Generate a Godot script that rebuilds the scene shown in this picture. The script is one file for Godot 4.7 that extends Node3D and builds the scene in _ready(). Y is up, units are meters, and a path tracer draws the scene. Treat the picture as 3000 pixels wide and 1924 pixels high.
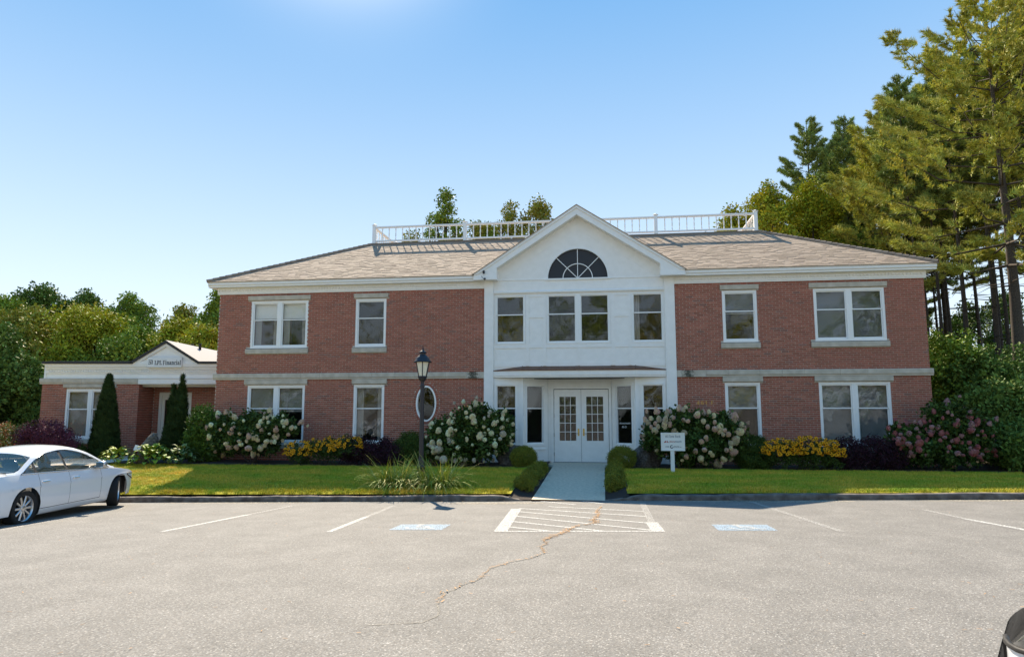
extends Node3D
# An office building seen across its parking lot. World: x along the main facade, y up (0 = door sill), z towards the viewer; facade plane z = 0.

const YAW := 0.132811446          # the low wing's front is turned by this much
const COURSE := 0.06655           # height of a brick course
const BRICK := 0.2130             # length of a brick with its joint
const KERB_Z := 7.05
const DECK_Y := 8.44
const DECK_Z := -4.06
const EAVE_Y := 6.16
const EAVE_Z := 0.29

var rng := RandomNumberGenerator.new()
var M := {}
var taken := {}

# ---------------------------------------------------------------- mesh builder
class MB:
	var v := PackedVector3Array()
	var n := PackedVector3Array()
	var c := PackedColorArray()
	var i := PackedInt32Array()
	func quad(a: Vector3, b: Vector3, d: Vector3, e: Vector3, col := Color.WHITE) -> void:   # counter-clockwise seen from the front
		var k := v.size()
		var nn := (b - a).cross(d - a)
		if nn.length_squared() < 1e-14:
			nn = (d - a).cross(e - a)
		nn = nn.normalized()
		v.append(a); v.append(b); v.append(d); v.append(e)
		for t in 4:
			n.append(nn); c.append(col)
		i.append(k); i.append(k + 2); i.append(k + 1); i.append(k); i.append(k + 3); i.append(k + 2)
	func tri(a: Vector3, b: Vector3, d: Vector3, col := Color.WHITE) -> void:
		var k := v.size()
		var nn := (b - a).cross(d - a).normalized()
		v.append(a); v.append(b); v.append(d)
		for t in 3:
			n.append(nn); c.append(col)
		i.append(k); i.append(k + 2); i.append(k + 1)
	func box(x0: float, y0: float, z0: float, x1: float, y1: float, z1: float, col := Color.WHITE, back := true) -> void:
		quad(Vector3(x0, y0, z1), Vector3(x1, y0, z1), Vector3(x1, y1, z1), Vector3(x0, y1, z1), col)
		quad(Vector3(x1, y0, z1), Vector3(x1, y0, z0), Vector3(x1, y1, z0), Vector3(x1, y1, z1), col)
		quad(Vector3(x0, y0, z0), Vector3(x0, y0, z1), Vector3(x0, y1, z1), Vector3(x0, y1, z0), col)
		quad(Vector3(x0, y1, z1), Vector3(x1, y1, z1), Vector3(x1, y1, z0), Vector3(x0, y1, z0), col)
		quad(Vector3(x0, y0, z0), Vector3(x1, y0, z0), Vector3(x1, y0, z1), Vector3(x0, y0, z1), col)
		if back:
			quad(Vector3(x1, y0, z0), Vector3(x0, y0, z0), Vector3(x0, y1, z0), Vector3(x1, y1, z0), col)
	func cbox(o: Vector3, s: Vector3, b := 0.01, col := Color.WHITE) -> void:   # a box with chamfered edges, centre and size
		var h := s * 0.5
		var q := h - Vector3(b, b, b)
		for ax in 3:
			for sg in [-1.0, 1.0]:
				var u := Vector3.ZERO; var w := Vector3.ZERO; var f := Vector3.ZERO
				f[ax] = sg * h[ax]; u[(ax + 1) % 3] = q[(ax + 1) % 3]; w[(ax + 2) % 3] = q[(ax + 2) % 3]
				if sg > 0:
					quad(o + f - u - w, o + f + u - w, o + f + u + w, o + f - u + w, col)
				else:
					quad(o + f - u - w, o + f - u + w, o + f + u + w, o + f + u - w, col)
		for ax in 3:
			var a1 := (ax + 1) % 3; var a2 := (ax + 2) % 3
			for s1 in [-1.0, 1.0]:
				for s2 in [-1.0, 1.0]:
					var e1 := Vector3.ZERO; var e2 := Vector3.ZERO; var r := Vector3.ZERO
					e1[a1] = s1 * h[a1]; e1[a2] = s2 * q[a2]
					e2[a1] = s1 * q[a1]; e2[a2] = s2 * h[a2]
					r[ax] = q[ax]
					if s1 * s2 > 0:
						quad(o + e1 + r, o + e1 - r, o + e2 - r, o + e2 + r, col)
					else:
						quad(o + e1 - r, o + e1 + r, o + e2 + r, o + e2 - r, col)
		for sx in [-1.0, 1.0]:
			for sy in [-1.0, 1.0]:
				for sz in [-1.0, 1.0]:
					var p1 := o + Vector3(sx * h.x, sy * q.y, sz * q.z)
					var p2 := o + Vector3(sx * q.x, sy * h.y, sz * q.z)
					var p3 := o + Vector3(sx * q.x, sy * q.y, sz * h.z)
					if sx * sy * sz > 0: tri(p1, p2, p3, col)
					else: tri(p1, p3, p2, col)
	func prism(poly: PackedVector2Array, z0: float, z1: float, col := Color.WHITE) -> void:   # polygon in x, y pushed from z0 (back) to z1 (front)
		var p := poly
		if Geometry2D.is_polygon_clockwise(p):
			p = PackedVector2Array(p); p.reverse()
		var t := Geometry2D.triangulate_polygon(p)
		for k in range(0, t.size(), 3):
			var a := p[t[k]]; var b := p[t[k + 1]]; var d := p[t[k + 2]]
			if (b - a).cross(d - a) < 0:
				var sw := b
				b = d; d = sw
			tri(Vector3(a.x, a.y, z1), Vector3(b.x, b.y, z1), Vector3(d.x, d.y, z1), col)
			tri(Vector3(a.x, a.y, z0), Vector3(d.x, d.y, z0), Vector3(b.x, b.y, z0), col)
		for k in p.size():
			var a := p[k]; var b := p[(k + 1) % p.size()]
			quad(Vector3(a.x, a.y, z0), Vector3(b.x, b.y, z0), Vector3(b.x, b.y, z1), Vector3(a.x, a.y, z1), col)
	func along(poly: PackedVector2Array, x0: float, x1: float, col := Color.WHITE) -> void:   # profile in (z, y) pushed along x
		var k0 := v.size()
		prism(poly, x0, x1, col)
		for k in range(k0, v.size()):
			var q := v[k]; v[k] = Vector3(q.z, q.y, q.x)
			var m := n[k]; n[k] = Vector3(m.z, m.y, m.x)
		flip_from(k0)
	func flip_from(k0: int) -> void:
		for k in range(0, i.size(), 3):
			if i[k] >= k0:
				var s := i[k + 1]
				i[k + 1] = i[k + 2]; i[k + 2] = s
	func tube(pts: Array, rad: Array, sides := 6, col := Color.WHITE) -> void:
		var k0 := v.size()
		var up := Vector3.UP
		for a in pts.size():
			var d: Vector3 = (pts[mini(a + 1, pts.size() - 1)] - pts[maxi(a - 1, 0)]).normalized()
			if absf(d.dot(up)) > 0.95: up = Vector3(0.31, 0.1, 0.94).normalized()
			var s := d.cross(up).normalized()
			var t := s.cross(d)
			for b in sides:
				var an := TAU * b / sides
				var o := s * cos(an) + t * sin(an)
				v.append(pts[a] + o * float(rad[a])); n.append(o); c.append(col)
		for a in pts.size() - 1:
			for b in sides:
				var p := k0 + a * sides + b
				var q := k0 + a * sides + (b + 1) % sides
				i.append(p); i.append(q); i.append(q + sides)
				i.append(p); i.append(q + sides); i.append(p + sides)
	func lathe(prof: Array, segs := 12, o := Vector3.ZERO, col := Color.WHITE, facet := false) -> void:   # prof: Vector2(radius, y), upwards
		if facet:
			for a in prof.size() - 1:
				for b in segs:
					var a0 := TAU * b / segs; var a1 := TAU * (b + 1) / segs
					var p: Vector2 = prof[a]; var q: Vector2 = prof[a + 1]
					quad(o + Vector3(cos(a1) * p.x, p.y, sin(a1) * p.x), o + Vector3(cos(a0) * p.x, p.y, sin(a0) * p.x), o + Vector3(cos(a0) * q.x, q.y, sin(a0) * q.x), o + Vector3(cos(a1) * q.x, q.y, sin(a1) * q.x), col)
			return
		var k0 := v.size()
		for a in prof.size():
			var d: Vector2 = prof[mini(a + 1, prof.size() - 1)] - prof[maxi(a - 1, 0)]
			var nr := Vector2(d.y, -d.x).normalized()
			for b in segs:
				var an := TAU * b / segs
				v.append(o + Vector3(cos(an) * prof[a].x, prof[a].y, sin(an) * prof[a].x))
				n.append(Vector3(cos(an) * nr.x, nr.y, sin(an) * nr.x)); c.append(col)
		for a in prof.size() - 1:
			for b in segs:
				var p := k0 + a * segs + b
				var q := k0 + a * segs + (b + 1) % segs
				i.append(p); i.append(q); i.append(q + segs)
				i.append(p); i.append(q + segs); i.append(p + segs)
	func grid(rows: Array, col := Color.WHITE, flip := false, cols := []) -> void:   # rows of points; smooth normals
		var k0 := v.size()
		var nr := rows.size(); var nc: int = rows[0].size()
		for a in nr:
			for b in nc:
				var du: Vector3 = rows[a][mini(b + 1, nc - 1)] - rows[a][maxi(b - 1, 0)]
				var dv: Vector3 = rows[mini(a + 1, nr - 1)][b] - rows[maxi(a - 1, 0)][b]
				var m := du.cross(dv).normalized()
				v.append(rows[a][b]); n.append(-m if flip else m); c.append(cols[a][b] if cols.size() else col)
		for a in nr - 1:
			for b in nc - 1:
				var p := k0 + a * nc + b
				if flip:
					i.append(p); i.append(p + 1); i.append(p + nc + 1); i.append(p); i.append(p + nc + 1); i.append(p + nc)
				else:
					i.append(p); i.append(p + nc + 1); i.append(p + 1); i.append(p); i.append(p + nc); i.append(p + nc + 1)
	func move(k0: int, t: Transform3D) -> void:
		for k in range(k0, v.size()):
			v[k] = t * v[k]
			n[k] = (t.basis * n[k]).normalized()
	func mesh() -> ArrayMesh:
		var arr := []
		arr.resize(Mesh.ARRAY_MAX)
		arr[Mesh.ARRAY_VERTEX] = v; arr[Mesh.ARRAY_NORMAL] = n; arr[Mesh.ARRAY_COLOR] = c; arr[Mesh.ARRAY_INDEX] = i
		var m := ArrayMesh.new()
		if v.size() > 0:
			m.add_surface_from_arrays(Mesh.PRIMITIVE_TRIANGLES, arr)
		return m

# ---------------------------------------------------------------- nodes
func numbered(called: String) -> String:
	if not taken.has(called):
		taken[called] = 0
		return called
	taken[called] += 1
	return "%s_%03d" % [called, taken[called]]

func thing(called: String, label: String, category: String, group := "", at := Vector3.ZERO, turn := 0.0) -> Node3D:
	var o := Node3D.new()
	o.name = numbered(called)
	add_child(o)
	o.position = at; o.rotation.y = turn
	tag(o, label, category, group)
	return o

func tag(o: Node, label: String, category: String, group := "") -> void:
	o.set_meta("label", label); o.set_meta("category", category)
	if group: o.set_meta("group", group)

func holder(parent: Node, called: String) -> Node3D:
	var o := Node3D.new()
	o.name = called
	parent.add_child(o, true)
	return o

func put(parent: Node, called: String, mesh: Mesh, m: Material, at := Transform3D.IDENTITY) -> MeshInstance3D:
	var o := MeshInstance3D.new()
	o.mesh = mesh
	o.name = called
	o.material_override = m
	o.transform = at
	parent.add_child(o, true)
	return o

func part(parent: Node, called: String, b: MB, m: Material) -> MeshInstance3D:
	return put(parent, called, b.mesh(), m)

func ground_part(called: String, b: MB, m: Material) -> MeshInstance3D:
	var o := part(self, called, b, m)
	o.set_meta("kind", "structure")
	return o

func many(parent: Node, called: String, mesh: Mesh, m: Material, at: Array, tints := []) -> MultiMeshInstance3D:
	var mm := MultiMesh.new()
	mm.transform_format = MultiMesh.TRANSFORM_3D
	mm.use_colors = tints.size() > 0
	mm.mesh = mesh
	mm.instance_count = at.size()
	for k in at.size():
		mm.set_instance_transform(k, at[k])
		if tints.size() > 0: mm.set_instance_color(k, tints[k])
	var o := MultiMeshInstance3D.new()
	o.multimesh = mm
	o.material_override = m
	o.name = called
	o.set_meta("kind", "stuff")
	parent.add_child(o, true)
	return o

# ---------------------------------------------------------------- materials
func lin(r: float, g: float, b: float, a := 1.0) -> Color:
	var q := Color(r, g, b).linear_to_srgb()
	q.a = a
	return q

func mat(r: float, g: float, b: float, rough := 0.7, vc := false) -> StandardMaterial3D:
	var m := StandardMaterial3D.new()
	m.albedo_color = lin(r, g, b)
	m.roughness = rough
	m.vertex_color_use_as_albedo = vc
	return m

func noise_tex(size: int, freq: float, lo: Color, hi: Color, kind := FastNoiseLite.TYPE_SIMPLEX_SMOOTH, oct := 4, seed_ := 1, mid = null) -> ImageTexture:
	var f := FastNoiseLite.new()
	f.noise_type = kind; f.frequency = freq; f.seed = seed_
	f.fractal_octaves = oct
	if oct <= 1: f.fractal_type = FastNoiseLite.FRACTAL_NONE
	var im := f.get_seamless_image(size, size)
	im.convert(Image.FORMAT_L8)
	var src := im.get_data()
	var lut := PackedByteArray()
	lut.resize(1024)
	for k in 256:
		var t := k / 255.0
		var q := lo.lerp(hi, t)
		if mid != null:
			q = lo.lerp(mid, t * 2.0) if t < 0.5 else (mid as Color).lerp(hi, t * 2.0 - 1.0)
		lut[k * 4] = int(clampf(q.r, 0, 1) * 255); lut[k * 4 + 1] = int(clampf(q.g, 0, 1) * 255); lut[k * 4 + 2] = int(clampf(q.b, 0, 1) * 255); lut[k * 4 + 3] = int(clampf(q.a, 0, 1) * 255)
	var dst := PackedByteArray()
	dst.resize(src.size() * 4)
	for k in src.size():
		var s := src[k] * 4
		dst[k * 4] = lut[s]; dst[k * 4 + 1] = lut[s + 1]; dst[k * 4 + 2] = lut[s + 2]; dst[k * 4 + 3] = lut[s + 3]
	return ImageTexture.create_from_image(Image.create_from_data(size, size, false, Image.FORMAT_RGBA8, dst))

func world_tex(m: StandardMaterial3D, tex: Texture2D, metres: float) -> StandardMaterial3D:
	m.albedo_texture = tex
	m.uv1_triplanar = true
	m.uv1_world_triplanar = true
	m.uv1_scale = Vector3.ONE / metres
	return m

func asphalt_tex() -> ImageTexture:   # stone chips of many tones in a binder, each texel about 5 mm
	var r := RandomNumberGenerator.new()
	r.seed = 77
	var s := 1024
	var f := FastNoiseLite.new()
	f.seed = 5; f.frequency = 0.006; f.fractal_octaves = 4
	var patch := f.get_seamless_image(s, s)
	patch.convert(Image.FORMAT_L8)
	var pd := patch.get_data()
	var d := PackedByteArray()
	d.resize(s * s * 4)
	var tone := PackedFloat32Array()
	tone.resize(s * s)
	for k in s * s:
		tone[k] = 0.0
	for k in 150000:   # chips two or three texels wide
		var x := r.randi() % s; var y := r.randi() % s
		var t := r.randf_range(-0.22, 0.22)
		if r.randf() < 0.10: t = r.randf_range(0.2, 0.42)
		for q in [0, 1, s]:
			tone[(y * s + x + q) % (s * s)] = t
	for k in s * s:
		var g := 0.60 + tone[k] + r.randf_range(-0.07, 0.07) + (pd[k] / 255.0 - 0.5) * 0.08
		var w := r.randf_range(-0.02, 0.02)
		d[k * 4] = int(clampf(g * 1.0 + w, 0, 1) * 255); d[k * 4 + 1] = int(clampf(g * 0.975, 0, 1) * 255); d[k * 4 + 2] = int(clampf(g * 0.94 - w, 0, 1) * 255); d[k * 4 + 3] = 255
	return ImageTexture.create_from_image(Image.create_from_data(s, s, false, Image.FORMAT_RGBA8, d))

func make_materials() -> void:
	M.brick = mat(1, 1, 1, 0.9, true)
	world_tex(M.brick, noise_tex(256, 0.06, Color(0.88, 0.88, 0.88), Color(1, 1, 1), FastNoiseLite.TYPE_SIMPLEX_SMOOTH, 4, 3), 0.8)
	M.mortar = world_tex(mat(0.66, 0.57, 0.48, 0.95), noise_tex(256, 0.05, Color(0.78, 0.77, 0.75), Color(1, 1, 1), FastNoiseLite.TYPE_SIMPLEX_SMOOTH, 4, 9), 1.1)
	M.white = world_tex(mat(0.92, 0.885, 0.83, 0.5), noise_tex(256, 0.03, Color(0.965, 0.965, 0.96), Color(1, 1, 1), FastNoiseLite.TYPE_SIMPLEX_SMOOTH, 5, 4), 2.3)
	M.vinyl = mat(0.88, 0.86, 0.82, 0.35)
	M.cream = mat(0.78, 0.75, 0.66, 0.6)
	M.stone = world_tex(mat(0.62, 0.55, 0.45, 0.9, true), noise_tex(256, 0.02, Color(0.86, 0.85, 0.83), Color(1, 1, 1), FastNoiseLite.TYPE_SIMPLEX_SMOOTH, 3, 8), 1.9)
	M.shingle = world_tex(mat(1, 1, 1, 0.95, true), noise_tex(256, 0.2, Color(0.78, 0.78, 0.78), Color(1, 1, 1), FastNoiseLite.TYPE_SIMPLEX_SMOOTH, 3, 14), 0.7)
	M.dark = mat(0.015, 0.013, 0.012, 0.5)
	M.screen = mat(0.02, 0.02, 0.024, 0.55)
	M.room = mat(0.10, 0.095, 0.085, 0.9)
	M.slat = mat(0.40, 0.38, 0.33, 0.6)
	M.curtain = mat(0.42, 0.38, 0.33, 0.9)
	var g := StandardMaterial3D.new()
	g.albedo_color = Color(0.10, 0.12, 0.11, 0.05)
	g.transparency = BaseMaterial3D.TRANSPARENCY_ALPHA
	g.roughness = 0.0
	g.metallic_specular = 0.9
	M.glass = g
	var cg := g.duplicate()
	cg.albedo_color = Color(0.25, 0.32, 0.30, 0.35)
	M.car_glass = cg
	M.copper = world_tex(mat(0.23, 0.10, 0.055, 0.45), noise_tex(128, 0.05, Color(0.7, 0.7, 0.7), Color(1, 1, 1), FastNoiseLite.TYPE_SIMPLEX_SMOOTH, 4, 2), 0.9)
	M.copper.metallic = 0.5
	M.brass = mat(0.62, 0.42, 0.13, 0.4); M.brass.metallic = 1.0
	M.iron = mat(0.022, 0.018, 0.022, 0.45)
	M.steel = mat(0.30, 0.28, 0.26, 0.45); M.steel.metallic = 0.8
	M.chrome = mat(0.8, 0.8, 0.8, 0.08); M.chrome.metallic = 1.0
	M.alloy = mat(0.62, 0.63, 0.65, 0.3); M.alloy.metallic = 0.9
	M.rubber = mat(0.012, 0.012, 0.012, 0.85)
	var asp := mat(0.515, 0.51, 0.505, 0.9)
	world_tex(asp, asphalt_tex(), 5.2)
	M.asphalt = asp
	M.concrete = world_tex(mat(0.76, 0.61, 0.46, 0.9), noise_tex(512, 0.03, Color(0.82, 0.82, 0.80), Color(1, 1, 1), FastNoiseLite.TYPE_SIMPLEX_SMOOTH, 5, 6), 1.7)
	M.kerb = world_tex(mat(0.26, 0.22, 0.19, 0.95), noise_tex(512, 0.012, Color(0.50, 0.46, 0.43), Color(1, 1, 1), FastNoiseLite.TYPE_SIMPLEX_SMOOTH, 4, 11), 1.9)
	M.soil = world_tex(mat(0.15, 0.11, 0.06, 1.0), noise_tex(512, 0.03, Color(0.35, 0.42, 0.30), Color(1, 1, 1), FastNoiseLite.TYPE_SIMPLEX_SMOOTH, 5, 12), 5.0)
	M.mulch = world_tex(mat(0.065, 0.042, 0.032, 1.0), noise_tex(512, 0.12, Color(0.35, 0.33, 0.30), Color(1, 1, 1), FastNoiseLite.TYPE_SIMPLEX_SMOOTH, 4, 13), 1.1)
	M.turf = world_tex(mat(0.42, 0.36, 0.05, 1.0), noise_tex(512, 0.02, Color(0.62, 0.72, 0.55), Color(1, 1, 1), FastNoiseLite.TYPE_SIMPLEX_SMOOTH, 5, 15, Color(0.9, 0.9, 0.7)), 3.1)
	var gm := mat(1, 1, 1, 0.6, true)
	gm.backlight = Color(0.8, 0.8, 0.4)
	M.blade = gm
	var lm := mat(1, 1, 1, 0.55, true)
	lm.backlight = Color(1.0, 1.0, 0.6)
	M.leaf = lm
	var nm := mat(1, 1, 1, 0.6, true)
	nm.backlight = Color(0.85, 0.85, 0.45)
	M.needle = nm
	var pm := mat(1, 1, 1, 0.6, true)
	pm.backlight = Color(0.40, 0.38, 0.35)
	M.petal = pm
	for q in [M.blade, M.leaf, M.needle, M.petal, M.turf]: q.metallic_specular = 0.22
	M.bark = world_tex(mat(0.17, 0.13, 0.10, 1.0), noise_tex(256, 0.08, Color(0.35, 0.34, 0.33), Color(1, 1, 1), FastNoiseLite.TYPE_SIMPLEX_SMOOTH, 4, 16), 0.9)
	M.rock = world_tex(mat(0.27, 0.24, 0.21, 0.95), noise_tex(512, 0.02, Color(0.35, 0.33, 0.31), Color(1, 1, 1), FastNoiseLite.TYPE_SIMPLEX_SMOOTH, 6, 17), 0.9)
	var pt := noise_tex(512, 0.05, Color(1, 1, 1, 0.0), Color(1, 1, 1, 1.0), FastNoiseLite.TYPE_SIMPLEX_SMOOTH, 5, 21)
	for k in [["paint", 0.60, 0.59, 0.56, 0.47], ["paint_worn", 0.48, 0.46, 0.43, 0.55], ["paint_blue", 0.31, 0.42, 0.53, 0.46]]:
		var m := world_tex(mat(k[1], k[2], k[3], 0.8), pt, 0.8)
		m.transparency = BaseMaterial3D.TRANSPARENCY_ALPHA_SCISSOR
		m.alpha_scissor_threshold = k[4]
		M[k[0]] = m
	M.sand = world_tex(mat(0.46, 0.40, 0.31, 1.0), pt, 1.7)
	M.sand.transparency = BaseMaterial3D.TRANSPARENCY_ALPHA_SCISSOR
	M.sand.alpha_scissor_threshold = 0.52
	M.litter = mat(0.46, 0.25, 0.10, 0.9, true)
	M.ink = mat(0.03, 0.03, 0.04, 0.6)
	M.red_ink = mat(0.40, 0.04, 0.02, 0.6)
	M.blue_ink = mat(0.02, 0.05, 0.12, 0.6)
	M.sign_white = mat(0.80, 0.79, 0.75, 0.5)
	var lp := mat(0.75, 0.70, 0.55, 0.35)
	lp.backlight = Color(0.6, 0.6, 0.5)
	M.lamp_pane = lp
	for k in [["white_paint", 0.78, 0.79, 0.81], ["grey_paint", 0.10, 0.10, 0.095]]:
		var m := mat(k[1], k[2], k[3], 0.28)
		m.clearcoat_enabled = true; m.clearcoat = 0.9; m.clearcoat_roughness = 0.03
		M[k[0]] = m
	M.seat = mat(0.05, 0.05, 0.05, 0.8)
	M.lens = mat(0.75, 0.76, 0.80, 0.08)
	M.flat_roof = mat(0.38, 0.36, 0.35, 0.9)

# ---------------------------------------------------------------- ground heights
func lot(x: float, z: float) -> float:
	return -0.550 + 0.0199 * clampf(x, -45.0, 45.0) + 0.0363 * clampf(z, 0.0, 60.0)

func lawn(x: float, z: float) -> float:   # from the kerb up to the level of the beds
	var yk := lot(x, KERB_Z) + 0.13
	var t := clampf((KERB_Z - 0.1 - z) / (KERB_Z - 1.6), 0.0, 1.0)
	return yk + (0.0 - yk) * pow(t, 0.45)

func ramp(z: float) -> float:             # the path to the door
	var t := clampf((z + 0.6) / 7.6, 0.0, 1.0)
	return lerpf(-0.03, lot(0.0, 7.0) + 0.012, t * t * (3.0 - 2.0 * t) * 0.35 + t * 0.65)

func terrain(x: float, z: float) -> float:
	if z >= KERB_Z: return lot(x, z)
	return lawn(x, z)

# ---------------------------------------------------------------- masonry
func brick_tone() -> Color:
	var k := rng.randf()
	var b := rng.randf_range(0.90, 1.10)
	if k < 0.06: return Color(0.30 * b, 0.13 * b, 0.095 * b)
	if k < 0.30: return Color(0.35 * b, 0.115 * b, 0.07 * b)
	if k < 0.44: return Color(0.46 * b, 0.165 * b, 0.105 * b)
	return Color(0.41 * b, 0.133 * b, 0.083 * b)

func free_spans(x0: float, x1: float, y0: float, y1: float, holes: Array) -> Array:
	var spans := [[x0, x1]]
	for h in holes:
		if h[3] <= y0 + 0.004 or h[2] >= y1 - 0.004: continue
		var next := []
		for s in spans:
			if h[1] <= s[0] or h[0] >= s[1]: next.append(s); continue
			if h[0] > s[0] + 0.01: next.append([s[0], h[0]])
			if h[1] < s[1] - 0.01: next.append([h[1], s[1]])
		spans = next
	return spans

# Bricks in running bond on the plane z = 0, standing 8 mm proud of the mortar; holes are [x0, x1, y0, y1]. own: how many of the full bricks with the largest x become meshes of their own.
func lay_bricks(parent: Node, x0: float, x1: float, y0: float, y1: float, holes: Array, own: int, oval = null, end0 := false, end1 := false) -> void:
	var list := []
	var y := y0
	var row := 0
	while y < y1 - 0.02:
		var top := minf(y + COURSE - 0.0115, y1 - 0.002)
		for s in free_spans(x0, x1, y, top, holes):
			var gx: float = floor(s[0] / BRICK) * BRICK - (BRICK * 0.5 if row % 2 else 0.0)
			while gx < s[1]:
				var a := maxf(gx + 0.0, s[0]); var b := minf(gx + BRICK - 0.0115, s[1])
				gx += BRICK
				if b - a < 0.025: continue
				if oval != null:
					var ym := (y + top) * 0.5
					var e := 1.0 - pow((ym - oval[1]) / oval[3], 2)
					if e > 0.0:
						var hx: float = oval[2] * sqrt(e)
						if a < oval[0] and b > oval[0] - hx: b = minf(b, oval[0] - hx)
						elif b > oval[0] and a < oval[0] + hx: a = maxf(a, oval[0] + hx)
						if b - a < 0.02 or (a > oval[0] - hx and b < oval[0] + hx): continue
				list.append([a, b, y, top])
		y += COURSE
		row += 1
	list.sort_custom(func(p, q): return p[0] > q[0])
	var shared := []
	for k in 8:
		var m := MB.new()
		m.box(0, 0, -0.010, BRICK - 0.0115, COURSE - 0.0115, 0.0, brick_tone(), false)
		shared.append(m.mesh())
	var rest := MB.new()
	var left := own
	for q in list:
		if left > 0 and absf(q[1] - q[0] - BRICK + 0.0115) < 0.001 and absf(q[3] - q[2] - COURSE + 0.0115) < 0.001:
			put(parent, "brick", shared[rng.randi() % 8], M.brick, Transform3D(Basis.IDENTITY, Vector3(q[0], q[2], rng.randf_range(-0.002, 0.001))))
			left -= 1
		else:
			rest.box(q[0], q[2], -0.010, q[1], q[3], rng.randf_range(-0.002, 0.001), brick_tone(), false)
	var o := part(parent, "brickwork", rest, M.brick)
	o.set_meta("kind", "stuff")

func wall_block(b: MB, x0: float, x1: float, y0: float, y1: float, z0: float, z1: float, holes: Array, col := Color.WHITE) -> void:
	var ys := [y0, y1]
	for h in holes:
		for q in [h[2], h[3]]:
			if q > y0 and q < y1 and not ys.has(q): ys.append(q)
	ys.sort()
	for k in ys.size() - 1:
		for s in free_spans(x0, x1, ys[k], ys[k + 1], holes):
			b.box(s[0], ys[k], z0, s[1], ys[k + 1], z1, col)

# ---------------------------------------------------------------- windows
func pane_mesh(w: float, h: float, seed_: int, wob := 0.012) -> ArrayMesh:   # a pane bowed a little, as sealed units are
	var f := FastNoiseLite.new()
	f.seed = seed_; f.frequency = 1.1; f.fractal_octaves = 2
	var b := MB.new()
	var rows := []
	for a in 13:
		var r := []
		for c in 13:
			r.append(Vector3(w * c / 12.0, h * a / 12.0, 0))
		rows.append(r)
	b.grid(rows)
	for k in b.v.size():
		var q := b.v[k]
		var u := (q.x / w - 0.5) * 2.0; var t := (q.y / h - 0.5) * 2.0
		var g := Vector2(f.get_noise_2d(q.x * 2.0, q.y * 2.0), f.get_noise_2d(q.x * 2.0 + 40.0, q.y * 2.0 + 17.0)) * wob * 1.5
		b.n[k] = Vector3(-u * wob * 2.2 + g.x, -t * wob * 2.2 + g.y, 1).normalized()
	var first := b.v.size()
	var count := b.i.size()
	for k in first:     # the inner sheet of the sealed unit
		b.v.append(b.v[k] - Vector3(0, 0, 0.014)); b.n.append(Vector3(b.n[k].y * 0.7, b.n[k].x * 0.7, b.n[k].z).normalized()); b.c.append(Color.WHITE)
	for k in count: b.i.append(b.i[k] + first)
	return b.mesh()

var pane_count := 0
func add_pane(parent: Node, x: float, y: float, z: float, w: float, h: float) -> void:
	pane_count += 1
	put(parent, "pane", pane_mesh(w, h, pane_count), M.glass, Transform3D(Basis.IDENTITY, Vector3(x, y, z)))

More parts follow.
